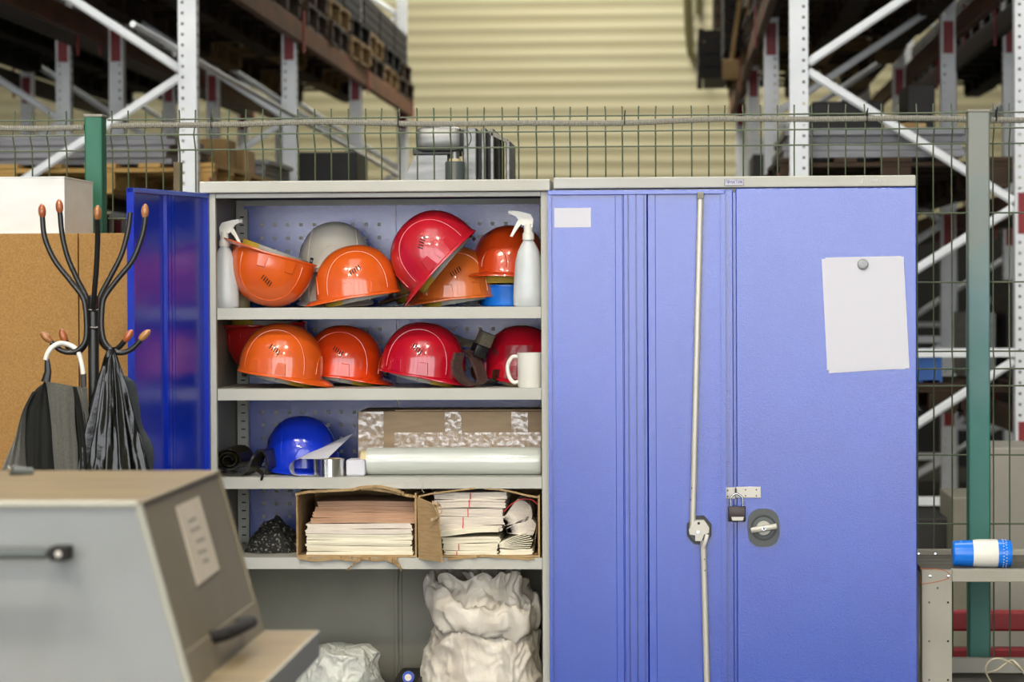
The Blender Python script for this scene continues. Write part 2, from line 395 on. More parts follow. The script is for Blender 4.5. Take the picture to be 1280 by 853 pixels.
XA, XBb, XC, XD = -2.26, -3.30, -3.62, -4.66
XE, XF, XG, XH = .60, 1.636, 2.0, 3.04
pallet_rack(XA, XBb, 'galvanised pallet rack on the left side of the aisle with orange beams', LV, trend=1)
pallet_rack(XC, XD, 'galvanised pallet rack at the far left behind the aisle-side rack', LV[1:], 'shaded_beam', trend=1)
pallet_rack(XE, XF, 'galvanised pallet rack on the right side of the aisle', LV, trend=1)
pallet_rack(XG, XH, 'galvanised pallet rack at the far right behind the aisle-side rack', LV, 'shaded_beam', trend=1)
# loose pole lying level along the left rack
p0 = at(166, 30, 4.6); p1 = at(499, 220, 13.4)

PM = {}
def pallet(x, y, z, rot, wood, label, group):
    """five deck boards, three stringer boards, nine blocks, three bottom boards; x, y is its centre"""
    t = thing('pallet', (x, y, z), label, 'pallet', group); t.rotation_euler.z = rot; t.scale.x = 1.15
    def piece(nm, sx, sy, sz, lx, ly, lz):
        key = (nm, wood, round(sx, 3), round(sy, 3))
        if key not in PM: PM[key] = MB().box(-sx/2, sx/2, -sy/2, sy/2, 0, sz).mesh(nm, wood)
        o = bpy.data.objects.new(nm, PM[key]); col.objects.link(o); o.parent = t; o.location = (lx, ly, lz)
    for k in range(5): piece('deck_board', .09 if k % 2 else .13, 1.1, .02, -.41+k*.205, 0, .122)
    for ly in (-.5, 0, .5): piece('stringer_board', .95, .09, .02, 0, ly, .1)
    for lx in (-.41, 0, .41):
        for ly in (-.5, 0, .5): piece('block', .12, .095, .078, lx, ly, .02)
        piece('bottom_board', .1, 1.1, .02, lx, 0, 0)
    return t
BAY = ['nearest', 'middle', 'farthest']; ROW = ['first', 'second', 'third']
def pallets(xc, levels, where, stack, load=None):
    for zl, nm in levels:
        for bi, (a, b) in enumerate(zip(YR, YR[1:])):
            for k in range(3):
                y = a+.62+k*1.13
                n = stack if zl > 3 else 1
                for s in range(n):
                    wood = 'wood_pale' if (k+s+bi) % 3 == 0 else ('wood_mid' if (k+bi) % 3 else 'wood_dark')
                    if zl < 3: wood = 'wood_yellow' if (bi == 0 and k < 2 and 'left' in where) else 'wood_mid'
                    if stack == 1: wood = 'wood_dark'
                    tone = {'wood_pale': 'pale', 'wood_mid': 'brown', 'wood_dark': 'dark', 'wood_yellow': 'yellowish'}[wood]
                    pos = '' if n == 1 else (', upper of two', ', lower of two')[s == 0]
                    pallet(xc+rnd.uniform(-.02, .02), y, zl+s*.145, rnd.uniform(-.02, .02), wood,
                           f'{tone} {ROW[k]} pallet in the {BAY[bi]} bay, {nm} beams, {where} rack{pos}', f'pallets on the {nm} beams of the {where} rack')
                if load and zl > 3:  # added loads, mostly out of view, keep overhead light off the racks
                    z0 = zl+n*.145; t = thing('blocker_stack', (xc, y, z0), f'added light-blocking stack of dark boards on the {ROW[k]} upper pallet in the {BAY[bi]} bay, {where} rack', 'boards', f'added light-blocking board stacks on the {where} rack')
                    for q in range(4): obj('board', MB().box(xc-.5, xc+.5, y-.53, y+.53, z0+q*.07, z0+q*.07+.06), 'wood_dark', t)
pallets(XA+.1-.546, [(3.22, 'upper'), (2.09, 'lower')], 'left aisle-side', 2, True)
pallets(XE-.1+.546, [(3.22, 'upper'), (2.09, 'lower')], 'right aisle-side', 2, True)
pallets((XC+XD)/2, [(3.22, 'upper')], 'far left', 1, True)
pallets((XG+XH)/2, [(3.22, 'upper')], 'far right', 1, True)

def goods(name, x0, x1, y0, y1, z0, z1, m, label, cat, group=None):
    t = thing(name, ((x0+x1)/2, (y0+y1)/2, z0), label, cat, group)
    return t
# stacks of grey sheets and boxes on the lower level
def sheet_stack(x0, x1, y0, y1, z, n, th, m, label, cat='sheets'):
    t = thing('sheet_stack', ((x0+x1)/2, (y0+y1)/2, z), label, cat)
    for i in range(n):
        j = rnd.uniform(-.03, .03)
        obj('sheet', MB().box(x0+j, x1+j, y0+rnd.uniform(-.03, .03), y1, z+i*th, z+(i+1)*th-.004), m, t)
sheet_stack(XBb-.05, XA-.12, 5.7, 6.8, 2.235, 5, .03, 'grey_goods', 'stack of grey sheets on the lower left rack behind the fence')
sheet_stack(XBb-.05, XA+.05, 7.6, 8.6, 2.235, 4, .028, 'grey_goods', 'second stack of grey sheets deeper in the lower left rack')
sheet_stack(XE-.05, XF-.25, 5.6, 7.0, 2.235, 4, .035, 'grey_goods', 'dark grey sheets stacked on the lower right rack behind the fence')
def carton(name, x0, x1, y0, y1, z0, z1, m, label, cat='box', group=None):
    t = thing(name, ((x0+x1)/2, (y0+y1)/2, z0), label, cat, group)
    obj('box_body', MB().rbox(x0, x1, y0, y1, z0, z1, .006), m, t)
    xm = (x0+x1)/2
    if m not in ('dark_goods', 'bench', 'grey_dark', 'grey_goods', 'paper'): obj('packing_tape', MB().box(xm-.03, xm+.03, y0-.002, y0+.0, z0+.02, z1).box(xm-.03, xm+.03, y0, y1, z1, z1+.002), 'wood_pale', t)
    return t
carton('carton', ax(247, 200, 6.9), ax(284, 200, 6.9), 6.9, 7.2, 2.24, 2.42, 'wood_pale', 'brown carton just right of the near left upright, behind the fence')
carton('carton', ax(287, 200, 7.3), ax(312, 200, 7.3), 7.25, 7.5, 2.24, 2.38, 'cardboard', 'smaller brown carton beside the brown carton on the left rack')
carton('carton', ax(1117, 200, 5.7), ax(1157, 200, 5.7), 5.65, 6.0, 2.236, 2.236+.16, 'cardboard', 'brown carton above the right cabinet corner, on the right rack')
carton('dark_bin', ax(340, 200, 9.2), ax(430, 200, 9.2), 9.9, 10.5, 2.24, 2.5, 'dark_goods', 'dark bin on the left rack between two uprights', 'bin')
carton('dark_bin', ax(1015, 150, 7.4), ax(1105, 150, 7.4), 7.4, 8.2, 2.24, 2.62, 'dark_goods', 'dark bin behind the right upright above the cabinet', 'bin')
carton('dark_bin', ax(1165, 150, 7.0)-.1, ax(1200, 150, 7.0)-.1, 7.3, 7.9, 2.236, 2.7, 'dark_goods', 'dark bin standing deep in the right rack beside the fence post', 'bin')
carton('dark_bin', ax(880, 200, 9.5)+.3, .95, 9.6, 10.4, 2.24, 2.45, 'dark_goods', 'dark bin reaching into the aisle from the right rack', 'bin')
# things on top of the right rack, reaching into the aisle
def girder(x0, x1, y0, y1, z0, z1, m, label):
    t = thing('crate', ((x0+x1)/2, (y0+y1)/2, z0), label, 'crate')
    n = max(2, int((z1-z0)/.09))
    for i in range(n):
        zz = z0+(z1-z0)*i/n
        obj('slat', MB().box(x0, x1, y0, y0+.02, zz, zz+(z1-z0)/n-.015), m, t)
        obj('slat', MB().box(x0, x0+.02, y0+.02, y1, zz, zz+(z1-z0)/n-.015), m, t)
    for x in (x0, x1-.04):
        for y in (y0+.02, y1-.04): obj('corner_post', MB().box(x, x+.04, y, y+.04, z0, z1), 'wood_mid', t)
    obj('filling', MB().box(x0+.05, x1-.05, y0+.07, y1-.05, z0, z1-.05), 'dark_goods', t)
girder(ax(873, 60, 13.6), .49, 13.6, 14.8, 3.225, 3.60, 'wood_dark', 'dark slatted crate overhanging the aisle on the right rack')
girder(ax(905, 60, 11.2), .49, 11.1, 12.2, 3.225, 3.80, 'wood_dark', 'taller dark slatted crate on the upper right rack nearer the camera')
girder(ax(893, 60, 13.6), .49, 13.65, 14.6, 3.605, 4.1, 'wood_mid', 'brown slatted crate stacked on the overhanging dark crate')
t = thing('yellow_block', (ax(914, 90, 11.05), 11.05, az(910, 100, 11.0)), 'yellow wooden block hanging on a chain at the edge of the right rack', 'block')
obj('block_body', MB().rbox(ax(903, 90, 11.0), ax(925, 90, 11.0), 11.0, 11.08, az(910, 100, 11.0), az(910, 74, 11.0), .01), 'wood_pale', t)
obj('chain', MB().tube([at(915, 74, 11.04), at(918, 50, 11.04), at(921, 30, 11.06), at(925, 0, 11.1)], .018, 6), 'wood_pale', t, True)
# pole
obj('pole', MB().tube([p0, p1], .015, 8), 'zinc', None, True, 'long pale pole lying level inside the left rack', 'pole')
# hanging strap at the aisle, a dark pipe on the end wall
pp = [at(858, -20, YB-.12), at(860, 38, YB-.12), at(863, 66, YB-.12), at(875, 80, YB-.12), at(884, 92, YB-.12)]
obj('wall_pipe', MB().tube(pp, .035, 8), 'pipe_olive', None, True, 'thin dark pipe running down the yellow end wall', 'pipe')
obj('wall_pipe', MB().tube([at(873, -20, YB-.1), at(873, 18, YB-.1)], .03, 8), 'pipe_olive', None, True, 'short dark pipe stub at the top of the yellow wall', 'pipe')
# blue crate and lower goods seen right of the cabinets
def slatted_bin(x0, x1, y0, y1, z0, z1, m, label):
    t = thing('plastic_crate', ((x0+x1)/2, (y0+y1)/2, z0), label, 'crate')
    obj('crate_body', MB().box(x0, x1, y0, y0+.01, z0, z1).box(x0, x1, y1-.01, y1, z0, z1).box(x0, x0+.01, y0, y1, z0, z1).box(x1-.01, x1, y0, y1, z0, z1).box(x0, x1, y0, y1, z0, z0+.01), m, t)
    obj('crate_rim', MB().box(x0-.012, x1+.012, y0-.012, y0, z1-.03, z1), m, t)
    nb = 5
    for i in range(nb+1):
        x = x0+(x1-x0-.012)*i/nb
        obj('rib', MB().box(x, x+.012, y0-.01, y0, z0, z1-.03), m, t)
slatted_bin(XE+.2, ax(1176, 460, 5.8), 5.75, 6.2, 1.175, az(1160, 438, 5.75), 'crate_blue', 'bright blue plastic crate on the rack pallet right of the cabinet')
pallet(ax(1210, 500, 6), 6.2, 1.03, 0, 'wood_mid', 'wooden pallet on the lowest beams seen between cabinet and fence post', None)
pallet(ax(1100, 500, 6)-.2, 6.2, 1.03, 0, 'wood_mid', 'wooden pallet on the lowest beams hidden mostly by the cabinet', None)
carton('carton', ax(1148, 510, 6.4), ax(1170, 500, 6.4), 5.68, 5.75, 1.06, 1.15, 'wood_pale', 'small pale block between the boards of the lowest pallet')
carton('machine_block', ax(1225, 450, 7.5), ax(1290, 450, 7.5), 6.3, 7.0, 1.175, 1.66, 'dark_goods', 'dark machine part on the lowest beams right of the fence post', 'machine part')
carton('machine_block', ax(1180, 450, 7.5), ax(1215, 450, 7.5), 6.4, 7.0, 1.175, 1.5, 'grey_goods', 'grey machine part on the lowest beams behind the fence post', 'machine part')
carton('grey_cabinet', ax(1238, 600, 3), ax(1300, 600, 3), 3.0, 3.5, 0, az(1240, 560, 3), 'bench', 'beige grey metal cabinet standing behind the fence at far right', 'cabinet')
carton('grey_cabinet', ax(1190, 600, 3.4), ax(1232, 600, 3.4), 3.4, 3.9, 0, az(1200, 622, 3.4), 'grey_dark', 'darker grey metal cabinet behind the green fence post', 'cabinet')
carton('grey_cabinet', ax(1146, 660, 3.6)-.3, ax(1186, 660, 3.6), 3.6, 4.1, 0, az(1160, 648, 3.6), 'dark_goods', 'low dark cabinet behind the fence next to the blue locker', 'cabinet')
for py, lb in ((778, 'upper'), (824, 'lower')):
    a = at(1150, py, 1.6); b = at(1330, py, 1.6)
    obj('guard_rail', MB().rbox(a.x, b.x, 1.6, 1.66, a.z-.03 if lb == 'upper' else a.z-.035, a.z+.035, .008), 'red', None, label=f'{lb} red guard rail behind the bench at the right', cat='rail')
# back panels of the lower storage: a dark partition closes the view under the racks
obj('trim_1', MB().box(XD-1.5, XA-.3, 18.0, 18.05, 0, 2.0), 'dark_goods', kind='structure')
obj('trim_2', MB().box(XE+.2, XH+1.5, 18.0, 18.05, 0, 2.15), 'dark_goods', kind='structure')

# ================================================================ mesh fence
YF = .60
def fz(py): return az(640, py, YF)
ztop, z1, z2 = fz(146), fz(166), fz(184.5)
levels_z = [ztop, z1, z2]
zz = z2
fold = [(ztop, 0), (z1, -.03), (z2, 0)]
z_low = z2 - .2; k = 0
levels_z += [z2-.2, z2-.4, z2-.6, z2-.65, z2-.7, z2-.9, z2-1.1, z2-1.2]
fold += [(z2-.6, 0), (z2-.65, -.03), (z2-.7, 0), (z2-1.2, 0), (.53, 0)]
offs = {z2-.65: -.03, z1: -.03}
def fence_panel(xa, xb, label):
    t = thing('mesh_fence', ((xa+xb)/2, YF, .53), label, 'fence')
    n = int((xb-xa)/.05)
    for i in range(n+1):
        x = xa + .025*0 + i*.05
        if x > xb: break
        jit = rnd.uniform(-.0015, .0015)
        pts = [(x+jit, YF, ztop+.028)] + [(x+jit*2, YF+dy, z) for z, dy in fold]
        obj('vertical_wire', MB().tube(pts, .0024, 5), 'green_wire', t, True)
    for z in levels_z:
        dy = offs.get(z, 0)
        obj('horizontal_wire', MB().tube([(xa-.01, YF+dy-.004, z), (xb+.01, YF+dy-.004, z)], .0026, 5), 'green_wire', t, True)
xL0, xL1 = ax(109, 300, YF), ax(131, 300, YF)
xR0, xR1 = ax(1209, 300, YF), ax(1236, 300, YF)
fence_panel(xL0-.71, xL0-.01, 'green welded mesh fence panel left of the green post')
fence_panel(xL1+.022, xR0-.01, 'long green welded mesh fence panel between the two posts behind the cabinets')
fence_panel(xR1+.01, xR1+.51, 'green welded mesh fence panel right of the grey-green post')
t = thing('fence_post', ((xL0+xL1)/2, YF, 0), 'square bright green fence post beside the white box', 'post')
obj('post_tube', MB().rbox(xL0, xL1, YF-.03, YF+.04, .53, az(120, 146, YF), .005), 'green_post', t)
obj('post_cap', MB().rbox(xL0-.002, xL1+.002, YF-.032, YF+.042, az(120, 147, YF), az(120, 143.5, YF), .002), 'conduit', t)
t = thing('fence_post', ((xR0+xR1)/2, YF, 0), 'square fence post with paint going from grey to green, right of the blue locker', 'post')
obj('post_tube', MB().rbox(xR0, xR1, YF-.03, YF+.04, .53, az(1220, 140, YF), .005), 'green_post_graded', t)
obj('post_cap', MB().rbox(xR0-.002, xR1+.002, YF-.032, YF+.042, az(1220, 141, YF), az(1220, 137.5, YF), .002), 'conduit', t)
obj('trim_3', MB().rbox(-4, 3, YF-.08, YF+.12, 0, .53, .01), 'concrete', kind='structure')
# corrugated conduit tied along the top of the fence
t = thing('conduit', (0, YF-.02, ztop), 'grey corrugated cable conduit tied along the top wire of the fence', 'conduit')
def conduit(px0, px1, sag=0):
    pr = []; x0 = ax(px0, 150, YF); x1 = ax(px1, 150, YF); n = int((x1-x0)/.0032)
    for i in range(n+1):
        s = i/n; x = x0+(x1-x0)*s
        z = ztop-.018 + .004*math.sin(x*4.3)+ .002*math.sin(x*11)
        pr.append((x, YF-.021, z))
    rr = [.0094 if i % 2 else .0070 for i in range(len(pr))]
    obj('conduit_length', MB().tube(pr, rr, 8), 'conduit', t)
conduit(-8, 107); conduit(140, 1207); conduit(1238, 1288)
for px in (266, 499, 781, 1083, 1244):
    x = ax(px, 150, YF)
    tie = MB(); ring = [(x, YF-.021+.013*math.cos(a), ztop-.011+.017*math.sin(a)) for a in [2*math.pi*i/12 for i in range(13)]]
    tie.tube(ring, .0016, 5); tie.tube([(x, YF-.034, ztop-.004), (x+.002, YF-.036, ztop+.014)], .0018, 5)
    obj('cable_tie', tie, 'black', t)

# metal unit that stands behind the fence on its own stand
YM = 1.0
t = thing('duct_machine', (ax(575, 200, YM), YM+.2, 0), 'stainless duct machine with rounded motor housing behind the fence', 'machine')
def bx(mb, a, b, c, d, Y, dep, r=.004): p = at(a, c, Y); q = at(b, d, Y); return mb.rbox(p.x, q.x, Y, Y+dep, q.z, p.z, r)
obj('motor_housing', bx(MB(), 519, 577, 158, 190, YM, .14, .022), 'steel', t, True)
obj('rubber_collar', bx(MB(), 516, 574, 186, 193.5, YM+.02, .12, .003), 'black', t)
a, b, c, d = at(501, 232, YM+.03), at(520, 192, YM+.03), at(559, 192, YM+.03), at(559, 232, YM+.03)
obj('sloped_duct', MB().prism([(a.x, a.z), (b.x, b.z), (c.x, c.z), (d.x, d.z)], YM+.03, YM+.16), 'steel', t)
p = at(569, 225, YM)
obj('gear_cylinder', MB().lathe([(.0, -.3), (.03, -.3), (.03, .052), (.027, .056), (.0, .056)], Matrix.Translation((p.x, YM-.01, p.z)), 20), 'dark_grey', t, True)
obj('brass_ring', MB().lathe([(.0, .055), (.018, .055), (.018, .064), (0, .064)], Matrix.Translation((p.x, YM-.01, p.z)), 20), 'core', t, True)
obj('shaft', MB().lathe([(.0, .062), (.014, .062), (.014, .085), (0, .085)], Matrix.Translation((p.x, YM-.01, p.z)), 20), 'steel', t, True)
obj('side_duct', bx(MB(), 578, 596, 160, 235, YM+.06, .3), 'steel', t)
obj('flange', bx(MB(), 601, 608, 160, 235, YM+.05, .32), 'steel', t)
obj('flange', bx(MB(), 612, 618, 161, 235, YM+.05, .34), 'steel', t)
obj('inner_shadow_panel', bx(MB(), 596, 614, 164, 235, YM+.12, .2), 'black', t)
p = at(612, 162, YM+.05); q = at(637, 176, YM+.45)
fr = MB().prism([(p.x, p.z), (p.x+.055, p.z-.03), (p.x+.055, p.z-.042), (p.x, p.z-.016)], YM+.05, YM+.1)
obj('hood_frame', fr, 'conduit', t)
obj('frame_leg', bx(MB(), 632, 638, 176, 235, YM+.06, .3), 'steel', t)
obj('frame_leg', bx(MB(), 622, 626, 170, 235, YM+.07, .2), 'dark_goods', t)
cxm = ax(590, 175, YM)
obj('cable', MB().tube(smooth_path([at(575, 166, YM-.01), at(584, 163, YM-.02), at(589, 172, YM-.02), at(585, 182, YM-.01), at(576, 184, YM-.01)]), .0015, 5), 'black', t)
obj('stand', MB().box(ax(505, 230, YM), ax(640, 230, YM), YM, YM+.4, 1.72, 1.76).box(ax(505, 230, YM), ax(505, 230, YM)+.04, YM, YM+.04, 0, 1.72).box(ax(636, 230, YM), ax(636, 230, YM)+.04, YM, YM+.04, 0, 1.72).box(ax(505, 230, YM), ax(505, 230, YM)+.04, YM+.36, YM+.4, 0, 1.72).box(ax(636, 230, YM), ax(636, 230, YM)+.04, YM+.36, YM+.4, 0, 1.72), 'dark_grey', t)

# ================================================================ steel cabinets
X0, X1 = ax(262, 450, 0), ax(686.5, 450, 0)        # body of the open cabinet
XR0, XR1 = ax(692, 450, 0), ax(1144.5, 450, 0)     # body of the closed cabinet
XS = X1-ax(677, 450, 0)                            # width of the front frame
ZC1, ZC0 = az(470, 226, 0), az(470, 240.5, 0)
DEP = .50
S = [az(470, y, 0) for y in (384.5, 486, 597, 697.5)]
LIP = .031
T1 = thing('steel_cabinet', ((X0+X1)/2, .25, 0), 'open grey steel cabinet full of safety helmets, blue doors swung out', 'cabinet')
cap = lambda xa, xb, z0, z1: MB().rbox(xa-.020, xb+.006, -.03, DEP+.01, z0, z1, .003)
obj('top_cap', cap(X0, X1, ZC0, ZC1), 'grey_paint', T1)
obj('top_shade_panel', MB().box(X0+.002, X1-.002, .012, DEP-.04, ZC0-.004, ZC0-.0005), 'shade', T1)  # added dark sheet that paints the shade under the cap
for xa, xb in ((X0, X0+XS), (X1-XS, X1)):
    sgn = 1 if xa == X0 else -1
    xo = X0 if sgn > 0 else X1-.0012
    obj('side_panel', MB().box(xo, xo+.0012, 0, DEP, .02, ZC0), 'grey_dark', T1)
    obj('front_frame', MB().rbox(xa, xb, -.012, .012, .02, ZC0-.001, .002), 'grey_paint', T1)
obj('front_frame', MB().rbox(X0+XS, X1-XS, -.010, .012, ZC0-.014, ZC0-.001, .002), 'grey_paint', T1)
obj('front_frame', MB().rbox(X0+XS, X1-XS, -.010, .012, .02, .1, .002), 'grey_paint', T1)
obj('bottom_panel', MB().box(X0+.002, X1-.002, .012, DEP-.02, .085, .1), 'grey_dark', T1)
obj('plinth', MB().box(X0+.02, X1-.02, .01, DEP-.02, 0, .02), 'dark_grey', T1)
YP = .470
# back: plain panels below, pegboards above
xs_ = ax(497, 600, YP)
ZPB = az(400, 690, YP); ZPT = ZC0-.02
mb = MB().box(X0+.002, X1-.002, YP+.0018, YP+.0034, .1, ZC0-.002); obj('back_panel', mb, 'grey_paint', T1)
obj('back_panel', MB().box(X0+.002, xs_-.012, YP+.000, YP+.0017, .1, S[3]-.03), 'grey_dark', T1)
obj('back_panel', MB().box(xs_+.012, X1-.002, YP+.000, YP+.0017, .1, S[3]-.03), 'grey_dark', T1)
obj('back_seam', MB().rbox(xs_-.012, xs_+.0, YP-.006, YP+.003, .1, S[3]-.03, .002).rbox(xs_+.002, xs_+.012, YP-.004, YP+.003, .1, S[3]-.03, .002), 'grey_dark', T1)
hp = .0378; h0x = ax(327.4, 281, YP)
zt = az(400, 281, YP); zb = az(400, 515.4, YP)
zmid = (zb+zt-hp*12)/2
def pegs(xa, xb, za, zb_, hx, hz):
    hs = [(x, z) for x in hx if xa+.01 < x < xb-.01 for z in hz if za+.01 < z < zb_-.01]
    return holed(xa, xb, za, zb_, hs, .0098, .0098, YP)
hxl = [h0x+hp*i for i in range(0, 10)]; hxr = [ax(517.6, 281, YP)+hp*i for i in range(10)]
hz1 = [zt-hp*i for i in range(12)]; hz2 = [zb-hp*i for i in range(14)]
zsplit = S[1]-.015
xl = ax(306, 420, YP)
for (xa, xb, hx) in ((xl, xs_-.001, hxl), (xs_+.001, ax(676, 420, YP)+.012, hxr)):
    for (za, zb_, hz) in ((zsplit+.001, ZPT, hz1), (S[3]-.005, zsplit-.001, hz2)):
        o = obj('pegboard', pegs(xa, xb, za, zb_, hx, hz), 'blue', T1)
        md = o.modifiers.new('thickness', 'SOLIDIFY'); md.thickness = .0012; md.offset = 1
# slotted rails at the back corners
for xa in (ax(296.5, 450, .44), X1-.045):
    slots = [(xa+.0165, .14+i*.0235) for i in range(73)]
    o = obj('slotted_rail', holed(xa+.006, xa+.028, .1, ZC0-.03, slots, .012, .0036, .44), 'grey_paint', T1)
    obj('slotted_rail', MB().box(xa, xa+.006, .437, .468, .1, ZC0-.03).box(xa+.028, xa+.031, .441, .468, .1, ZC0-.03), 'grey_paint', T1)
    obj('slot_shade_strip', MB().box(xa+.006, xa+.028, .452, .454, .1, ZC0-.03), 'hole', T1)  # dark strip added as the shade seen through the slots
for z in S:
    sh = MB().rbox(X0+XS*.3, X1-XS*.3, .0125, .435, z-.0015, z, .0005)
    sh.box(X0+XS+.001, X1-XS-.001, .0, .0125, z-LIP, z).box(X0+.02, X1-.02, .43, .435, z-LIP, z-.0015)
    obj('shelf', sh, 'grey_paint', T1)

def cabinet_door(parent, H, z0, w_, mirror, label, locks):
    """inner side towards -y, hinge at x = 0; mirror flips it left to right"""
    s = -1 if mirror else 1
    d = bpy.data.objects.new('door', None)
    D = .020
    prof = [(0, D), (0, 0), (.006, 0), (.0075, .0), (.0095, .0), (.0095, .014), (.180, .014), (.1815, .0132), (.199, .0132), (.2005, .017), (.202, .017), (.2045, .0045), (.2135, .0045),
            (.2140, .0165), (.2165, .0165), (.2175, .004), (.2345, .004), (.2348, .0165), (.2378, .0165), (.2385, .004), (.2555, .004), (.2558, .0165), (.2588, .0165), (.2595, .0045), (.2640, .0045), (.2665, .017), (.2685, .0132),
            (.287, .0132), (.2885, .014), (w_-.0115, .014), (w_-.0115, 0), (w_, 0), (w_, D)]
    m_ = MB(); n = len(prof)
    for z in (z0, z0+H):
        for x, y in prof: m_.v.append(Vector((s*x, y, z)))
    for i in range(n-1): m_.f.append((i, i+1, n+i+1, n+i))
    m_.f.append((n-1, 0, n, 2*n-1))
    return m_
DW = .474
ZD1 = az(800, 237.5, -.06); ZD0 = .11
def door_obj(hx, hy, rot, mirror, locks, lab):
    me = cabinet_door(T1, ZD1-ZD0, ZD0, DW, mirror, lab, locks)
    o = obj('door', me, 'blue_gloss' if mirror else 'blue', T1, False, lab, local=True)
    mw = Matrix.Translation((hx, hy, 0)) @ Matrix.Rotation(rot, 4, 'Z')
    o.location = Vector((hx, hy, 0))-ORG[T1.name]; o.rotation_euler.z = rot
    ORG[o.name] = Vector((0, 0, 0))
    s = -1 if mirror else 1
    for za, zb2 in ((ZD1-.0125, ZD1), (ZD0, ZD0+.0125)):
        obj('door_flange', MB().rbox(*sorted((0, s*DW)), -.001, .019, za, zb2, .0015), 'blue', o)
    return o
hxR = ax(685.5, 450, -.055)
dR = door_obj(hxR, -.060, 0, False, True, 'blue door of the open cabinet folded back flat, locking rods showing')
dxl = at(262, 300, -.014); dfl = at(170.5, 300, -.46)
angL = math.atan2(dxl.y-dfl.y, dxl.x-dfl.x)   # mirrored door points towards -x when unrotated
dL = door_obj(dxl.x, -.016, angL, True, False, 'left blue door of the open cabinet swung towards the camera')
def on(door_x, Y=-.062): return door_x-hxR
def L(px, py, Y=-.062):   # point on the folded door, in its own coordinates
    p = at(px, py, Y); return Vector((p.x-hxR, p.y+.060, p.z))
a = L(692.5, 260); b = L(738.5, 284)
obj('blank_sticker', MB().box(a.x, b.x, .0128, .0138, b.z, a.z), 'paper', dR, label='blank white sticker')
p, q = L(875.5, 245), L(865.5, 664)
rod = MB().tube([Vector((p.x, -.006, p.z)), Vector((q.x, -.010, q.z))], .0078, 10, True, .42); obj('locking_rod', rod, 'rod', dR, True)
obj('rod_tip', MB().rbox(p.x-.009, p.x+.009, -.014, .002, p.z-.008, p.z+.010, .002), 'conduit', dR)
p2, q2 = L(879, 676), L(883.5, 853); dirv = (q2-p2)/(p2.z-q2.z); q2 = p2+dirv*(p2.z-.16)
obj('locking_rod', MB().tube([Vector((p2.x, -.008, p2.z)), Vector((q2.x, -.006, q2.z))], .0078, 10, True, .42), 'rod', dR, True)
for (px, py) in ((864.5, 610), (863.5, 624.5), (880.5, 699), (881, 713)):
    c = L(px, py); obj('rod_hole', MB().lathe([(0, 0), (.0017, 0), (.0017, .002), (0, .002)], Matrix.Translation((c.x, -.0142 if py < 660 else -.0125, c.z)) @ Matrix.Rotation(R(90), 4, 'X'), 8), 'hole', dR)
c = L(874, 663)
oct_ = [(c.x+.038*math.cos(R(22.5+45*i))*.93, c.z+.041*math.sin(R(22.5+45*i))) for i in range(8)]
obj('lock_base', MB().prism(oct_, -.001, .014), 'black', dR)
oct2 = [(c.x+.030*math.cos(R(22.5+45*i)), c.z+.032*math.sin(R(22.5+45*i))) for i in range(8)]
obj('lock_base', MB().prism(oct2, -.005, -.001), 'dark_grey', dR)
cam_pts = [(866, 654), (870, 650), (880, 650), (884, 656), (886.5, 660), (886, 666), (880, 668), (877, 676), (869, 676), (869, 669), (862, 668), (861, 662)]
obj('lock_cam', MB().prism([(L(x, y).x, L(x, y).z) for x, y in reversed(cam_pts)], -.016, -.006), 'rod', dR)
c = L(872.5, 665); obj('spindle', MB().lathe([(0, 0), (.0055, 0), (.0055, .004), (0, .004)], Matrix.Translation((c.x, -.016, c.z)) @ Matrix.Rotation(R(90), 4, 'X'), 6), 'chrome', dR)
c = L(873.3, 654); obj('cam_slot', MB().box(c.x-.0032, c.x+.0032, -.0168, -.016, c.z-.0032, c.z+.0032), 'hole', dR)
obj('rod_link', MB().tube([L(884, 668)+Vector((0, -.012, 0)), L(882, 676)+Vector((0, -.014, 0)), L(879, 684)+Vector((0, -.012, 0))], .006, 8, True, .5), 'rod', dR, True)

# ---- closed cabinet
T2 = thing('steel_cabinet', ((XR0+XR1)/2, .25, 0), 'closed steel cabinet with a padlocked blue door and pinned paper', 'cabinet')
RC1, RC0 = az(920, 220.5, -.03), az(920, 234.5, -.03)
obj('top_cap', MB().rbox(XR0+.003, XR1-.001, -.03, DEP+.01, RC0, RC1, .003), 'grey_paint', T2)
obj('body', MB().rbox(XR0, XR1-.003, .002, DEP, .02, RC0-.001, .003), 'grey_paint', T2)
obj('front_frame', MB().box(XR0, XR1-.004, -.010, .002, RC0-.012, RC0-.002), 'grey_paint', T2)
obj('plinth', MB().box(XR0+.02, XR1-.02, .01, DEP-.02, 0, .02), 'dark_grey', T2)
xg0, xg1 = ax(917, 500, -.035), ax(920.5, 500, -.035)
zdt = az(1000, 235.2, -.035)
dA = obj('door', MB().rbox(XR0+.002, xg0, -.034, -.002, .1, zdt-.003, .0025), 'blue', T2, label='blue door mostly behind the folded door')
dC = obj('door_return', MB().box(xg0-.001, xg1+.002, -.020, -.001, .1, zdt-.010), 'blue', T2)
dB = obj('door', MB().rbox(xg1, XR1, -.034, -.002, .1, zdt, .0025), 'blue', T2, label='padlocked blue door with turn handle')
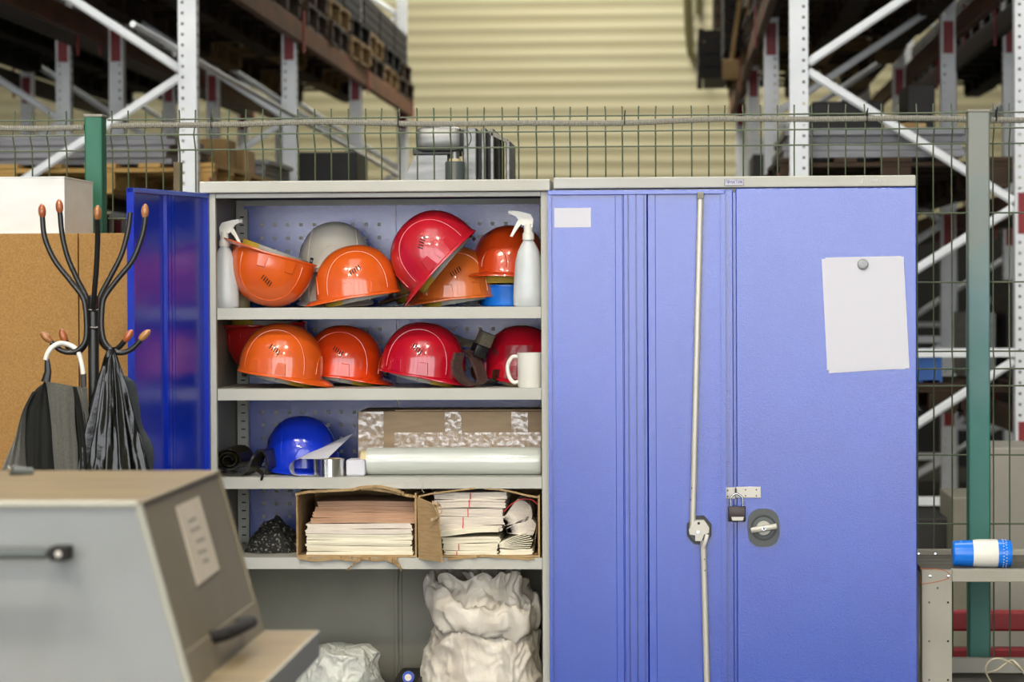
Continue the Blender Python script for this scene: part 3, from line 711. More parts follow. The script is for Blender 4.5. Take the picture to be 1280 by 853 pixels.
# the folded-back door stands just clear of this one
def pf(px, py, Y=-.036): return at(px, py, Y)
a, b = pf(907, 609.5), pf(932, 623.5)
hs = MB().rbox(pf(906.5, 610).x, pf(919, 610).x, -.0375, -.034, b.z, a.z, .0008)
sub('hasp', hs, 'rod', dA)
hs = MB().rbox(pf(919.6, 610).x, pf(951, 610).x, -.038, -.034, pf(932, 622.5).z, pf(932, 608.8).z, .0008)
sub('hasp', hs, 'rod', dB)
for i, (px, py) in enumerate(((909.5, 613.5), (909.5, 621), (932, 612.5), (932, 620), (945.5, 612.5), (945.5, 620))):
    c = pf(px, py); sub('rivet', MB().lathe([(0, 0), (.0022, 0), (.0012, .0015), (0, .0017)], Matrix.Translation((c.x, -.0378, c.z)) @ Matrix.Rotation(R(90), 4, 'X'), 10), 'padlock', dA if i < 2 else dB)
c = pf(919.5, 613); sub('staple', MB().tube([(c.x, -.037, c.z+.004), (c.x, -.05, c.z+.003), (c.x, -.05, c.z-.006), (c.x, -.037, c.z-.007)], .0025, 8), 'black', dB, True)
# handle
c = pf(954.5, 660)
def oval(rx, rz, e, n=32):
    out = []
    for i in range(n):
        a_ = 2*math.pi*i/n; cx, cz = math.cos(a_), math.sin(a_)
        out.append((c.x+rx*abs(cx)**e*(1 if cx > 0 else -1), c.z+rz*abs(cz)**e*(1 if cz > 0 else -1)))
    return out
sub('handle_plate', MB().prism(oval(.0425, .051, .72), -.041, -.034), 'dark_grey', dB)
ty = Matrix.Translation((c.x, -.041, c.z)) @ Matrix.Rotation(R(90), 4, 'X')
sub('handle_ring', MB().lathe([(.0345, 0), (.0345, .0015), (.031, .0015), (.031, 0)], ty, 36, caps=False), 'black', dB)
sub('handle_dial', MB().lathe([(0, 0), (.03, 0), (.0295, .003), (.021, .0035), (.0205, .002), (0, .002)], ty, 36), 'dark_grey', dB, True)
sub('handle_disc', MB().lathe([(0, .002), (.0195, .002), (.019, .006), (0, .006)], ty, 30), 'grey_paint', dB, True)
mh = Matrix.Translation((c.x, -.041, c.z)) @ Matrix.Rotation(R(-9), 4, 'Y')
sub('turn_knob', MB().rbox(-.036, .036, -.019, -.005, -.0075, .0075, .003, mh), 'rod', dB, True)
sub('key_barrel', MB().lathe([(0, .018), (.0065, .018), (.0062, .0215), (0, .0215)], ty, 20), 'chrome', dB, True)
sub('keyhole', MB().box(c.x-.0015, c.x+.0015, -.0631, -.0622, c.z-.003, c.z+.003), 'hole', dB)
c = pf(1139, 230.5); obj('hinge_pin', MB().lathe([(0, -.004), (.004, -.004), (.004, .006), (0, .006)], Matrix.Translation((c.x, -.018, c.z)), 12), 'padlock', T2)
# name plate and marker writing on the cap
a, b = at(905.5, 224, -.031), at(930, 232, -.031)
obj('name_plate', MB().rbox(a.x, b.x, -.032, -.03, b.z, a.z, .0005), 'padlock', T2)
obj('name_plate', MB().box(a.x+.0012, b.x-.0012, -.0325, -.032, b.z+.0012, a.z-.0012), 'paper', T2)
Tx = Matrix.Translation(((a.x+b.x)/2, -.0329, (a.z+b.z)/2)) @ Matrix.Rotation(R(90), 4, 'X')
text_mesh('ПРАКТИК', .0122, 'blue_print', 'lettering', T2, Tx @ Matrix.Scale(.82, 4, (1, 0, 0)))
def scribble(strokes, ox, oz, sc):
    m_ = MB()
    for st in strokes: m_.tube(smooth_path([(ox+x*sc, -.0303, oz+z*sc) for x, z in st], 4), .0007, 5)
    return m_
o_ = at(1076, 227, -.031)
sg = [[(0, .1), (.5, .15), (.2, 0), (.55, 1.0), (.45, .5), (.3, .05)], [(2.1, .6), (1.7, .7), (1.5, .3), (1.8, .1), (2.2, .25)], [(2.4, .1), (2.5, .65), (2.7, .3), (2.9, .7), (3.0, .1)], [(3.2, .4), (3.6, .5), (3.4, .75), (3.2, .4), (3.4, .1), (3.8, .2)],
      [(4.0, .65), (4.0, .1)], [(4.0, .4), (4.4, .45)], [(4.4, .7), (4.4, .1)], [(5.1, .6), (4.8, .6), (4.7, .3), (4.9, .1), (5.1, .5), (5.2, .1)]]
obj('marker_writing', scribble(sg, o_.x, o_.z-.004, .0125), 'pen', T2, label='faint white handwriting')

# padlock
c = at(920.7, 637, -.06)
t = thing('padlock', (c.x, -.055, c.z), 'small brown padlock with steel shackle hanging from the hasp', 'padlock')
a, b = at(910.5, 633.5, -.06), at(932, 652.5, -.06)
obj('lock_body', MB().rbox(a.x, b.x, -.062, -.044, b.z, a.z, .0022), 'padlock', t, True)
sh = [at(913.5, 636, -.055), at(913.3, 626, -.055), at(914.5, 621.5, -.055), at(920.5, 617.6, -.055), at(927, 621.5, -.055), at(928.6, 626, -.055), at(928.6, 636, -.055)]
obj('shackle', MB().tube([(v.x, -.053, v.z) for v in smooth_path(sh)], .0027, 10), 'chrome', t, True)
a, b = at(914, 646.5, -.062), at(930, 651, -.062)
obj('worn_label', MB().prism([(a.x, a.z), (b.x, a.z), (b.x-.003, b.z), (a.x+.003, b.z)], -.0628, -.062), 'rod', t)

# papers and magnet
def sheet_px(pts, y, name, label):
    ps = [at(px, py, y) for px, py in pts]
    return obj(name, MB().prism([(p.x, p.z) for p in ps], y-.0004, y+.0002), 'paper', None, label=label, cat='paper', loc=(ps[0].x, y, ps[-1].z))
sheet_px([(1027, 324), (1040, 322), (1128, 320.5), (1133, 462), (1034, 466.5), (1033, 462)][0:1] + [(1060, 322.5), (1128, 322), (1135.5, 460), (1034, 463)], -.0350, 'paper_sheet', 'blank white sheet at the back of the pinned papers, edge showing at left')
sheet_px([(1031, 323), (1129.5, 321), (1136.8, 460.5), (1036, 466.7)], -.0360, 'paper_sheet', 'middle blank white sheet, its corner showing at lower right')
sheet_px([(1032.5, 322.2), (1125, 320), (1129.8, 321.5), (1131.5, 461.5), (1033.5, 463)], -.0370, 'paper_sheet', 'top blank white sheet pinned on the right blue door')
c = at(1078.5, 330.5, -.039)
obj('magnet', MB().lathe([(0, 0), (.0145, 0), (.0145, .003), (.013, .006), (.009, .0068), (0, .006)], Matrix.Translation((c.x, -.0375, c.z)) @ Matrix.Rotation(R(90), 4, 'X'), 28), 'steel', None, True, 'round grey magnet holding the papers on the blue door', 'magnet')

# ================================================================ safety helmets
HA, HBw, HH, HP = .117, .104, .130, 2.25
def hel_surf(ang, th, off=0):
    rho = math.sin(th)**(2/HP) if th < math.pi/2 else 1; z = HH*max(math.cos(th), 0)**(2/HP)
    return Vector(((HA+off)*rho*math.cos(ang), (HBw+off)*rho*math.sin(ang), z*(1+off/HH)))
def hel_x(y, z): 
    rho = (1-(z/HH)**HP)**(1/HP); q = rho*rho-(y/HBw)**2
    return HA*math.sqrt(max(q, 0))
def hel_y(x, z):
    rho = (1-(z/HH)**HP)**(1/HP); q = rho*rho-(x/HA)**2
    return HBw*math.sqrt(max(q, 0))
def brim(ang):
    c_ = math.cos(ang); f = max(0, c_-.15)/.85
    return .004+.031*f**.8, -.003-.010*f
def helmet_parts():
    mb = MB(); nu = 72; nv = 22
    rows = [lambda a, i=i: hel_surf(a, (i/nv)*math.pi/2) for i in range(nv+1)]
    rows.append(lambda a: hel_surf(a, math.pi/2)*1.0+Vector((.001*math.cos(a), .001*math.sin(a), -.010)))
    def lipf(a, k, dz=0):
        e, d = brim(a); p = hel_surf(a, math.pi/2); n = Vector((math.cos(a), math.sin(a)*1.0, 0))
        q = Vector((p.x, p.y, -.010)); return q+n*e*k+Vector((0, 0, d*k*k+dz))
    rows += [lambda a: lipf(a, .35), lambda a: lipf(a, .75), lambda a: lipf(a, 1), lambda a: lipf(a, 1.02, -.0025), lambda a: lipf(a, .98, -.004), lambda a: lipf(a, .4, -.004)]
    rows.append(lambda a: hel_surf(a, math.pi/2, -.003)+Vector((0, 0, -.012)))
    rows += [lambda a, i=i: hel_surf(a, (i/10)*math.pi/2, -.003) for i in range(10, -1, -1)]
    nr = len(rows); mb.grid(lambda u, v: rows[int(round(v*(nr-1)))](u*2*math.pi), nu, nr-1, True)
    rid = MB()
    for s in (1, -1):      # raised seam lines each side of the crown
        pts = []
        for i in range(41):
            q = math.pi*(i/40); yy = s*(.060+.012*abs(math.cos(q))**2)
            z = max(.002, HH*.86*math.sin(q)**(2/HP))
            # largest z possible on the shell at this y
            ratio = 1-(abs(yy)/HBw)**2
            zmax = HH*(max(1-(abs(yy)/HBw)**HP, 0))**(1/HP)
            z = min(.999, math.sin(q)**(2/HP))*zmax
            x = hel_x(yy, z)*(1 if q < math.pi/2 else -1)
            pts.append(Vector((x, yy, z)))
        rid.tube(pts, .0017, 6)
    # arch at the front
    pts = []
    for i in range(17):
        q = math.pi*i/16; y = .036*math.cos(q); z = .004+.05*math.sin(q)**.8; pts.append(Vector((hel_x(y, z)+.0003, y, z)))
    rid.tube(pts, .0017, 6)
    pts = []
    for i in range(49):    # groove lip round the foot
        a = 2*math.pi*i/48; p = hel_surf(a, math.pi/2); pts.append(Vector((p.x*1.006, p.y*1.008, .001)))
    mb.add(rid.v, rid.f)
    # ear-muff sockets
    socks = []
    for s in (1, -1):
        for xc in (.026, -.052):
            sock = MB(); socks.append(('ear_socket', sock))
            w1, w2, h = .0155, .011, .026
            vs = []
            for (dx, z) in ((-w1, -.008), (w1, -.008), (w2, h), (-w2, h)):
                y = hel_y(xc+dx, max(z, 0.0)); vs.append((xc+dx, s*(y-.002), z))
            for (dx, z) in ((-w1+.001, -.008), (w1-.001, -.008), (w2-.001, h-.002), (-w2+.001, h-.002)):
                y = hel_y(xc+dx, max(z, 0.0)); vs.append((xc+dx, s*(y+.0045), z))
            sock.add(vs, [(4, 5, 6, 7), (0, 1, 5, 4), (1, 2, 6, 5), (2, 3, 7, 6), (3, 0, 4, 7)])
    vent = MB()
    for s in (1, -1):
        for k in range(5):
            xc = -.012+k*.0062; zc = .066-k*.0035
            y0 = hel_y(xc-.003, zc-.006); y1 = hel_y(xc+.003, zc+.006)
            a = Vector((xc-.0025, s*(y0+.0004), zc-.0065)); b = Vector((xc+.0025, s*(y1+.0004), zc+.0065))
            vent.tube([a, b], .0014, 6, True)
    band = MB(); n = 40
    def bandf(u, v):
        a = u*2*math.pi; k = .80+.02*math.sin(3*a)
        z = -.028+.026*v - .008*math.cos(a)
        return Vector((HA*k*math.cos(a), HBw*k*math.sin(a), z))
    band.grid(bandf, n, 2, True); 
    band.grid(lambda u, v: bandf(u, v)*.985, n, 2, True)
    for a in (.8, 2.3, -.8, -2.3):   # hangers
        band.tube([Vector((HA*.82*math.cos(a), HBw*.82*math.sin(a), -.012)), Vector((HA*.93*math.cos(a), HBw*.93*math.sin(a), .012)), Vector((HA*.6*math.cos(a), HBw*.6*math.sin(a), HH*.72)), Vector((0, 0, HH*.86))], .006, 6, True, .25)
    knobs = []
    knob = MB(); knobs.append(('adjuster', knob)); knob.lathe([(0, 0), (.011, 0), (.011, .009), (0, .009)], Matrix.Translation((-HA*.83, 0, -.022)) @ Matrix.Rotation(R(-90), 4, 'Y'), 14)
    for s in (1, -1):
        knob = MB(); knobs.append(('strap_clip', knob)); knob.lathe([(0, 0), (.008, 0), (.008, .005), (0, .005)], Matrix.Translation((.005, s*HBw*.86, -.018)) @ Matrix.Rotation(R(90), 4, 'X'), 12)
    foam = MB().grid(lambda u, v: bandf((u*.34-.17) % 1, v*1.1)*1.02, 14, 2); foam.grid(lambda u, v: bandf((u*.34-.17) % 1, v*1.1)*.96, 14, 2)
    return [('shell', mb)]+socks+[('vent', vent), ('headband', band)]+knobs+[('sweatband', foam)]
HPARTS = [(n, m_.mesh(n, 'white_plastic', True)) for n, m_ in helmet_parts()]
def hmat(nm, c, rough=.22, c2=None): return mat(nm, c, rough, c2=c2 or c, ns=9, coat=.8, bump=.05, bs=12)
HC = {'orange': hmat('helmet_orange', (220, 96, 28), c2=(212, 88, 24)), 'light_orange': hmat('helmet_light_orange', (222, 116, 44), .3, c2=(210, 104, 38)),
      'deep_orange': hmat('helmet_deep_orange', (200, 66, 18), .3, c2=(192, 60, 16)), 'red_orange': hmat('helmet_red_orange', (222, 66, 16), c2=(214, 60, 14)),
      'red': hmat('helmet_red', (186, 20, 20)), 'crimson': hmat('helmet_crimson', (182, 12, 36), c2=(172, 12, 32)), 'faded_crimson': hmat('helmet_faded_crimson', (196, 30, 46), .3, c2=(180, 22, 40)),
      'white': hmat('helmet_white', (222, 216, 200), .4, c2=(206, 200, 184)), 'tan': hmat('helmet_tan', (146, 112, 70), .6, c2=(128, 94, 58)), 'blue': hmat('helmet_blue', (8, 50, 200), .28)}
HM = {}
def helmet(colour, px, py, Y, yaw, pitch, roll, label, scale=1.0, shade=None, dz=0):
    p = at(px, py, Y); p.z += dz
    t = thing('safety_helmet', p, label, 'helmet', 'safety helmets on the cabinet shelves')
    del t['group']
    rm = Matrix.Rotation(yaw, 4, 'Z') @ Matrix.Rotation(pitch, 4, 'Y') @ Matrix.Rotation(roll, 4, 'X')
    t.rotation_euler = rm.to_euler(); t.scale = (scale,)*3
    for hi, (n, me) in enumerate(HPARTS):
        c = {'shell': HC[colour], 'ear_socket': HC[colour], 'vent': M['hole'], 'headband': M['band_grey'], 'adjuster': M['black'], 'strap_clip': M['band_grey'], 'sweatband': M['yellow_foam']}[n]
        k = (hi, c.name)
        if k not in HM: m2 = me.copy(); m2.materials.clear(); m2.materials.append(c); HM[k] = m2
        o = bpy.data.objects.new(n, HM[k]); col.objects.link(o); o.parent = t
        if n == 'vent': o['kind'] = 'stuff'
    return t
PI = math.pi
H = [
 ('orange', 342, 319, .13, PI+.10, R(-15), PI, 'glossy orange helmet lying upside down at the left end of the top shelf', 1.0),
 ('white', 419, 334, .30, -PI/2+.05, R(-4), 0, 'dusty white helmet facing forward at the back of the top shelf', .98),
 ('white', 420, 368, .30, -PI/2+.05, R(0), 0, 'second white helmet hidden under the dusty white one', .98),
 ('orange', 447, 374, .12, PI+.12, R(7), 0, 'shiny orange helmet facing left on the top shelf, below the white helmet', .98),
 ('tan', 536, 356, .36, PI, R(12), 0, 'dull brown helmet behind the crimson one on the top shelf', 1.02),
 ('faded_crimson', 549, 334, .11, PI+.05, R(45), 0, 'faded crimson helmet tipped steeply onto an orange one, top shelf', 1.04),
 ('light_orange', 570, 369, .24, PI+.12, R(4), 0, 'light orange helmet under the tipped crimson helmet', 1.0),
 ('deep_orange', 638, 343, .26, -PI/2-.35, R(-8), 0, 'deep orange helmet behind the right spray bottle, raised on a blue tub', 1.05),
 ('red', 332, 413, .33, PI+.3, R(4), PI, 'red helmet upside down at the left end of the second shelf', 1.0),
 ('orange', 351, 470, .12, -.12, R(8), 0, 'orange helmet facing right at the left of the second shelf', 1.0),
 ('red_orange', 429, 469, .24, -.10, R(6), 0, 'red-orange helmet second from the left facing right, second shelf', .98),
 ('crimson', 528, 468, .13, -.15, R(8), 0, 'crimson helmet facing right in the middle of the second shelf', 1.0),
 ('crimson', 652, 466, .22, -.85, R(4), 0, 'crimson helmet at the right end of the second shelf behind the mug', 1.0),
 ('blue', 377, 579, .22, -PI/2+.28, R(2), 0, 'bright blue helmet on the third shelf', .97)]
for h in H:
    t = helmet(*h)
    sz = S[0] if h[2] < 384 else (S[1] if h[2] < 490 else S[2])      # set each helmet down on its shelf
    if h[2] == 413: sz = S[1]
    rm = t.rotation_euler.to_matrix(); sh_ = HPARTS[0][1]
    lo = min((rm @ v.co).z for v in sh_.vertices)*t.scale.x + t.location.z
    gap = lo-sz
    if gap < .001 or gap < .02 and 'behind' not in h[7] and 'tipped' not in h[7]: t.location.z -= gap-.0008
p = at(639, 384, .26)
obj('plastic_tub', MB().lathe([(0, 0), (.075, 0), (.08, .004), (.085, .055), (.088, .056), (.088, .06), (.082, .06), (.078, .008), (0, .008)], Matrix.Translation((p.x-.005, .26, S[0])), 36), 'blue_plastic', None, True, 'round blue plastic tub under the deep orange helmet', 'tub')
p = at(322, 384, .24)
obj('plastic_dish', MB().lathe([(0, 0), (.05, 0), (.062, .012), (.064, .012), (.052, -.0+.002), (0, .002)], Matrix.Translation((p.x, .3, S[0])), 36), 'crate_blue', None, True, 'flat blue plastic dish under the upturned orange helmet', 'dish')

# ================================================================ things on the shelves
def spray_bottle(px, py_top, Y, z0, face, label, sc=1.0, capc='white_plastic'):
    p = at(px, 384, Y); t = thing('spray_bottle', (p.x, Y, z0), label, 'bottle')
    Tm = Matrix.Translation((p.x, Y, z0)) @ Matrix.Rotation(0 if face > 0 else PI, 4, 'Z') @ Matrix.Scale(sc, 4)
    obj('bottle_body', MB().lathe([(0, 0), (.038, 0), (.042, .004), (.0425, .03), (.040, .08), (.037, .12), (.030, .150), (.020, .170), (.0135, .180), (.0135, .186), (0, .186)], Tm, 32, 1, .72), 'milky', t, True)
    obj('neck_collar', MB().lathe([(0, .182), (.0165, .182), (.016, .199), (.0125, .203), (.0125, .226), (0, .226)], Tm, 24), capc, t, True)
    hd = [(-.017, .222), (.012, .216), (.014, .238), (.006, .252), (-.026, .260), (-.045, .262), (-.047, .252), (-.034, .246)]
    obj('spray_head', MB().prism([(x, z) for x, z in hd], -.009, .009, Tm), capc, t)
    tr = [(-.022, .246), (-.036, .222), (-.050, .192), (-.044, .190), (-.030, .212), (-.014, .232)]
    obj('trigger', MB().prism([(x, z) for x, z in reversed(tr)], -.006, .006, Tm), capc, t)
    obj('nozzle', MB().lathe([(0, 0), (.0065, 0), (.0065, .008), (0, .008)], Tm @ Matrix.Translation((-.0465, 0, .257)) @ Matrix.Rotation(R(-90), 4, 'Y'), 14), capc, t, True)
spray_bottle(661, 262, .07, S[0], 1, 'white spray bottle with trigger at the right end of the top shelf', 1.0)
spray_bottle(281, 262, .09, S[0], -1, 'milky spray bottle at the left end of the top shelf', .93)
p = at(300, 384, .20)
t = thing('cleaner_bottle', (p.x, .2, S[0]), 'tan plastic bottle with green band behind the left spray bottle', 'bottle')
Tm = Matrix.Translation((p.x, .22, S[0]))
obj('bottle_body', MB().lathe([(0, 0), (.024, 0), (.026, .004), (.026, .12), (.018, .15), (.012, .155), (0, .155)], Tm, 24), 'core', t, True)
obj('band', MB().lathe([(.0265, .142), (.0215, .142), (.0195, .15), (.0145, .154)], Tm, 24, caps=False), 'green_post', t, True)
obj('screw_cap', MB().lathe([(0, .155), (.013, .155), (.013, .175), (0, .175)], Tm, 20), 'white_plastic', t, True)

# mug in a clear bag on the second shelf
p = at(664, 484, .06)
t = thing('mug', (p.x, .06, S[1]), 'cream mug with its handle to the left, right end of the second shelf', 'mug')
Tm = Matrix.Translation((p.x, .06, S[1]))
obj('mug_body', MB().lathe([(0, 0), (.034, 0), (.036, .003), (.0375, .09), (.0385, .0945), (.0365, .0945), (.0345, .006), (0, .006)], Tm, 36), 'white_plastic', t, True)
obj('handle', MB().tube(smooth_path([(p.x-.035, .06, S[1]+.084), (p.x-.052, .06, S[1]+.082), (p.x-.064, .06, S[1]+.058), (p.x-.060, .06, S[1]+.030), (p.x-.048, .06, S[1]+.014), (p.x-.034, .06, S[1]+.016)]), .0055, 10), 'white_plastic', t, True)
def crumple(u, v, amp=.01, sc=20, seed=0):
    return noise.noise(Vector((u*sc, v*sc, seed)))*amp
pb = at(656, 470, .13)
def bagf(u, v):
    a = u*2*PI; r = (.052-.012*v)*(1+.18*noise.noise(Vector((math.cos(a)*2.2, math.sin(a)*2.2, v*5))))
    return (pb.x-.012+r*math.cos(a), .135+r*.7*math.sin(a), S[1]+.002+.112*v)
o = obj('plastic_bag', MB().grid(bagf, 40, 14, True), 'clear_bag', None, True, 'crumpled clear plastic bag behind the cream mug', 'bag')

# head strap with padded loop
t = thing('head_strap', (ax(590, 484, .15), .15, S[1]), 'worn brown padded loop strap with grey block between two crimson helmets', 'strap')
def ribbon(pts, wid, th, axis=Vector((0, 1, 0)), k=8):
    path = smooth_path(pts, k); m_ = MB(); n = len(path); base = 0
    for i, q in enumerate(path):
        tg = (path[min(i+1, n-1)]-path[max(i-1, 0)]).normalized(); nn = tg.cross(axis).normalized()
        for sx, sn in ((-1, -1), (1, -1), (1, 1), (-1, 1)): m_.v.append(q+axis*sx*wid/2+nn*sn*th/2)
    for i in range(n-1):
        for k_ in range(4): a = i*4+k_; b = i*4+(k_+1) % 4; m_.f.append((a, b, b+4, a+4))
    m_.f.append((0, 1, 2, 3)); m_.f.append(tuple((n-1)*4+j for j in (3, 2, 1, 0)))
    return m_
ax1 = Vector((.55, .83, 0)).normalized()
obj('padded_loop', ribbon([at(574, 441, .035), at(571, 456, .02), at(575, 471, .02), at(588, 480.5, .035), at(602, 477, .07), at(599, 462, .10), at(592, 446, .11), at(584, 438, .08)], .040, .008, ax1), 'brown_band', t, True)
obj('rear_loop', ribbon([at(604, 437, .14), at(599, 452, .14), at(594, 466, .16), at(604, 478, .15), at(618, 476, .13), at(622, 462, .12)], .034, .005, ax1), 'black_rubber', t, True)
obj('webbing', ribbon([at(548, 411, .2), at(562, 419, .2), at(578, 426, .18), at(592, 429, .16), at(604, 433, .15)], .030, .002, Vector((.2, .9, .4)).normalized()), 'grey_strap', t, True)
obj('webbing', ribbon([at(560, 428, .18), at(576, 431, .16), at(590, 432, .14), at(600, 437, .12)], .020, .002, Vector((.2, .9, .4)).normalized()), 'grey_strap', t, True)
c = at(606, 424, .12)
mh = Matrix.Translation(c) @ Matrix.Rotation(R(22), 4, 'Y') @ Matrix.Rotation(R(25), 4, 'Z')
obj('foam_block', MB().rbox(-.019, .019, -.02, .02, -.019, .019, .004, mh), 'grey_strap', t, True)
obj('buckle', MB().rbox(-.022, .016, -.02, .02, -.052, -.019, .004, mh), 'black', t, True)

# third shelf
z3 = S[2]
t = thing('film_coil', (ax(305, 596, .1), .1, z3), 'loosely coiled black plastic film at the left end of the third shelf', 'coil')
def coil(cx, cy, r0, r1, turns, zc, tilt, wid):
    pts = []; n = int(turns*18)
    for i in range(n+1):
        a = 2*PI*turns*i/n; r = r0+(r1-r0)*i/n
        pts.append(Vector((cx+r*math.cos(a), cy, zc+r*math.sin(a)*.86)))
    return ribbon(pts, wid, .0035, tilt, 1)
c = at(292, 574, .1); obj('coil_loop', coil(c.x, .12, .010, .040, 2.6, z3+.045, Vector((.35, .93, .1)).normalized(), .07), 'black_rubber', t, True)
obj('coil_tail', ribbon([at(283, 590, .08), at(300, 594, .08), at(315, 588, .08), at(323, 572, .08), at(330, 563, .1), at(338, 566, .12), at(341, 582, .12), at(338, 592, .13)], .075, .006, Vector((.3, .95, 0)).normalized()), 'black_rubber', t, True)
obj('coil_tail', MB().tube(smooth_path([at(322, 588, .05), at(328, 593, .02), at(327, 599, -.004)]), .006, 8, True, .6), 'black_rubber', t, True)

# curled white sheet
CF = [(870, 484), (770, 489), (660, 489), (606, 515), (590, 550), (606, 592), (655, 612), (760, 612)]
CB = [(1065, 298), (980, 335), (850, 390), (730, 440), (665, 468), (650, 520), (680, 600), (770, 604)]
CF = smooth_path([at(260+x/5.82, 490+y/5.82, .04) for x, y in CF], 6); CB = smooth_path([at(260+x/5.82, 490+y/5.82, .17) for x, y in CB], 6)
def curl(u, v):
    i = int(round(u*(len(CF)-1))); q = CF[i].lerp(CB[i], v); q.z = max(q.z, z3+.0015)
    return q
t = obj('curled_sheet', MB().grid(curl, len(CF)-1, 10), 'paper', None, True, 'large curled white sheet beside the blue helmet on the third shelf', 'paper')
# foil tape
c = at(411, 596, .05)
t = thing('foil_tape', (c.x, .05, z3), 'silver foil tape roll lying flat in front of the curled sheet', 'tape')
Tm = Matrix.Translation((c.x+.0, .05, z3+.0005))
obj('tape_coil', MB().lathe([(.038, 0), (.0425, 0), (.0425, .048), (.038, .048)], Tm, 44, caps=False), 'foil', t, 1)
obj('tape_core', MB().lathe([(.038, .048), (.036, .048), (.036, 0), (.038, 0)], Tm, 44, caps=False), 'core', t, True)
a, b = at(432, 574, .04), at(456, 594, .04)
carton('small_box', a.x, b.x, .045, .12, z3, a.z-.002, 'paper', 'small white box between the foil tape and the film roll')
# film roll
a = at(457, 577.5, .09); z_ = az(500, 559.5, .09); rr = (z_-z3)/2
t = thing('film_roll', (-.5, .09, z3), 'long roll of translucent stretch film on a card core, third shelf', 'roll')
xr = X1-XS-.001
Rx = Matrix.Translation((a.x, .095, z3+rr)) @ Matrix.Rotation(R(90), 4, 'Y')
Lr = xr-a.x+.0
obj('film', MB().lathe([(.03, .006), (rr*.96, .004), (rr, .010), (rr*.995, .08), (rr, .2), (rr, Lr-.012), (rr*.96, Lr-.006), (.03, Lr-.006)], Rx, 48, caps=False), 'film', t, True)
obj('card_core', MB().lathe([(.024, -.012), (.030, -.012), (.030, Lr-.004), (.024, Lr-.004)], Rx, 36, caps=False).lathe([(.0, .02), (.024, .02)], Rx, 36, caps=False), 'core', t, True)
obj('loose_film', MB().tube(smooth_path([at(520, 594, -.002), at(527, 600, -.006), at(527.5, 612, -.006), at(530, 616, -.004)]), .0008, 5), 'film', t, True)
# taped cardboard box lying behind the roll
xa = ax(447, 540, .2); zt_ = az(500, 514, .19)
t = thing('cardboard_box', ((xa+xr)/2, .3, z3), 'long cardboard box sealed with crinkled clear tape, behind the film roll', 'box')
obj('box_body', MB().rbox(xa, xr-.002, .19, .42, z3+.001, zt_, .008), 'cardboard_light', t, True)
obj('flap', MB().box(ax(494, 505, .19), xr-.003, .186, .34, zt_, zt_+.003), 'cardboard_light', t)
yf = .1885
def tape(px0, px1, py0, py1, nm='clear_tape'):
    a_, b_ = at(px0, py0, yf), at(px1, py1, yf)
    def f(u, v):
        return (a_.x+(b_.x-a_.x)*u, yf-.0012-.0022*abs(noise.noise(Vector((u*(b_.x-a_.x)*60, v*(a_.z-b_.z)*60, px0)))), b_.z+(a_.z-b_.z)*v)
    obj('clear_tape', MB().grid(f, max(6, int((b_.x-a_.x)*220)), max(6, int((a_.z-b_.z)*220))), 'clear_tape', t, True)
tape(448, 480, 515, 574); tape(556, 577, 515, 543); tape(639, 660, 515, 540); tape(493, 676, 541, 562)

# fourth shelf: torn cartons with paper
z4 = S[3]
def torn_carton(pl, pr, pt, Yf, Yb, label, gapl=0, open_left=False):
    a_, b_ = at(pl, pt, Yf), at(pr, 699, Yf); x0, x1, zt2 = a_.x, b_.x, a_.z
    t = thing('torn_carton', ((x0+x1)/2, (Yf+Yb)/2, z4), label, 'box'); th = .005
    def wall(nm, x0_, x1_, y0_, y1_, z0_, z1_): obj(nm, MB().box(x0_, x1_, y0_, y1_, z0_, z1_), 'cardboard', t)
    wall('side_wall', x0, x0+th, Yf, Yb, z4+.001, zt2-.004); wall('side_wall', x1-th, x1, Yf, Yb, z4+.001, zt2-.004)
    wall('back_wall', x0, x1, Yb, Yb+th, z4+.001, zt2-.004); wall('bottom', x0+th, x1-th, Yf, Yb, z4+.001, z4+.006)
    return t, x0, x1, zt2
def torn_strip(t, pts, wid, th, Y, seed, m='cardboard', nm='torn_flap'):
    path = smooth_path([at(x, y, Y) for x, y in pts], 5); m_ = MB(); n = len(path); rn = random.Random(seed)
    for i, q in enumerate(path):
        j = rn.uniform(-.35, .35)*wid; k = rn.uniform(-.004, .004)
        for dy, dz in ((k, -th), (wid+j, -th*.6), (wid+j, th*.4), (k, th)): m_.v.append(q+Vector((0, dy-wid*.3, dz)))
    for i in range(n-1):
        for k_ in range(4): a = i*4+k_; b = i*4+(k_+1) % 4; m_.f.append((a, b, b+4, a+4))
    m_.f += [(0, 1, 2, 3), tuple((n-1)*4+j for j in (3, 2, 1, 0))]
    obj(nm, m_, m, t, True)
tA, xA0, xA1, zA = torn_carton(370, 521, 615, .0, .36, 'torn open carton of brown and white paper, left on the fourth shelf')
torn_strip(tA, [(370, 618), (385, 615), (410, 613.5), (440, 612), (462, 611), (490, 615), (508, 619), (522, 621)], .05, .0035, .01, 3)
torn_strip(tA, [(440, 612.5), (455, 609), (475, 608.5), (495, 613), (505, 617)], .03, .004, -.005, 9)
torn_strip(tA, [(373, 697), (395, 700), (420, 698), (440, 697)], .02, .0045, -.004, 4)
torn_strip(tA, [(420, 698), (440, 700), (455, 698), (470, 700), (485, 698), (497, 699)], .02, .004, -.006, 5)
torn_strip(tA, [(452, 700), (444, 704), (438, 709), (433, 713)], .008, .0022, -.012, 6)
torn_strip(tA, [(482, 698), (490, 701), (498, 706), (502, 713)], .02, .006, -.014, 7)
torn_strip(tA, [(371.5, 617), (372, 640), (371, 670), (373, 697)], .012, .0035, .0, 8, 'cardboard')
tB, xB0, xB1, zB = torn_carton(523, 675, 618, .0, .36, 'torn open carton of white paper with red lines, right on the fourth shelf')
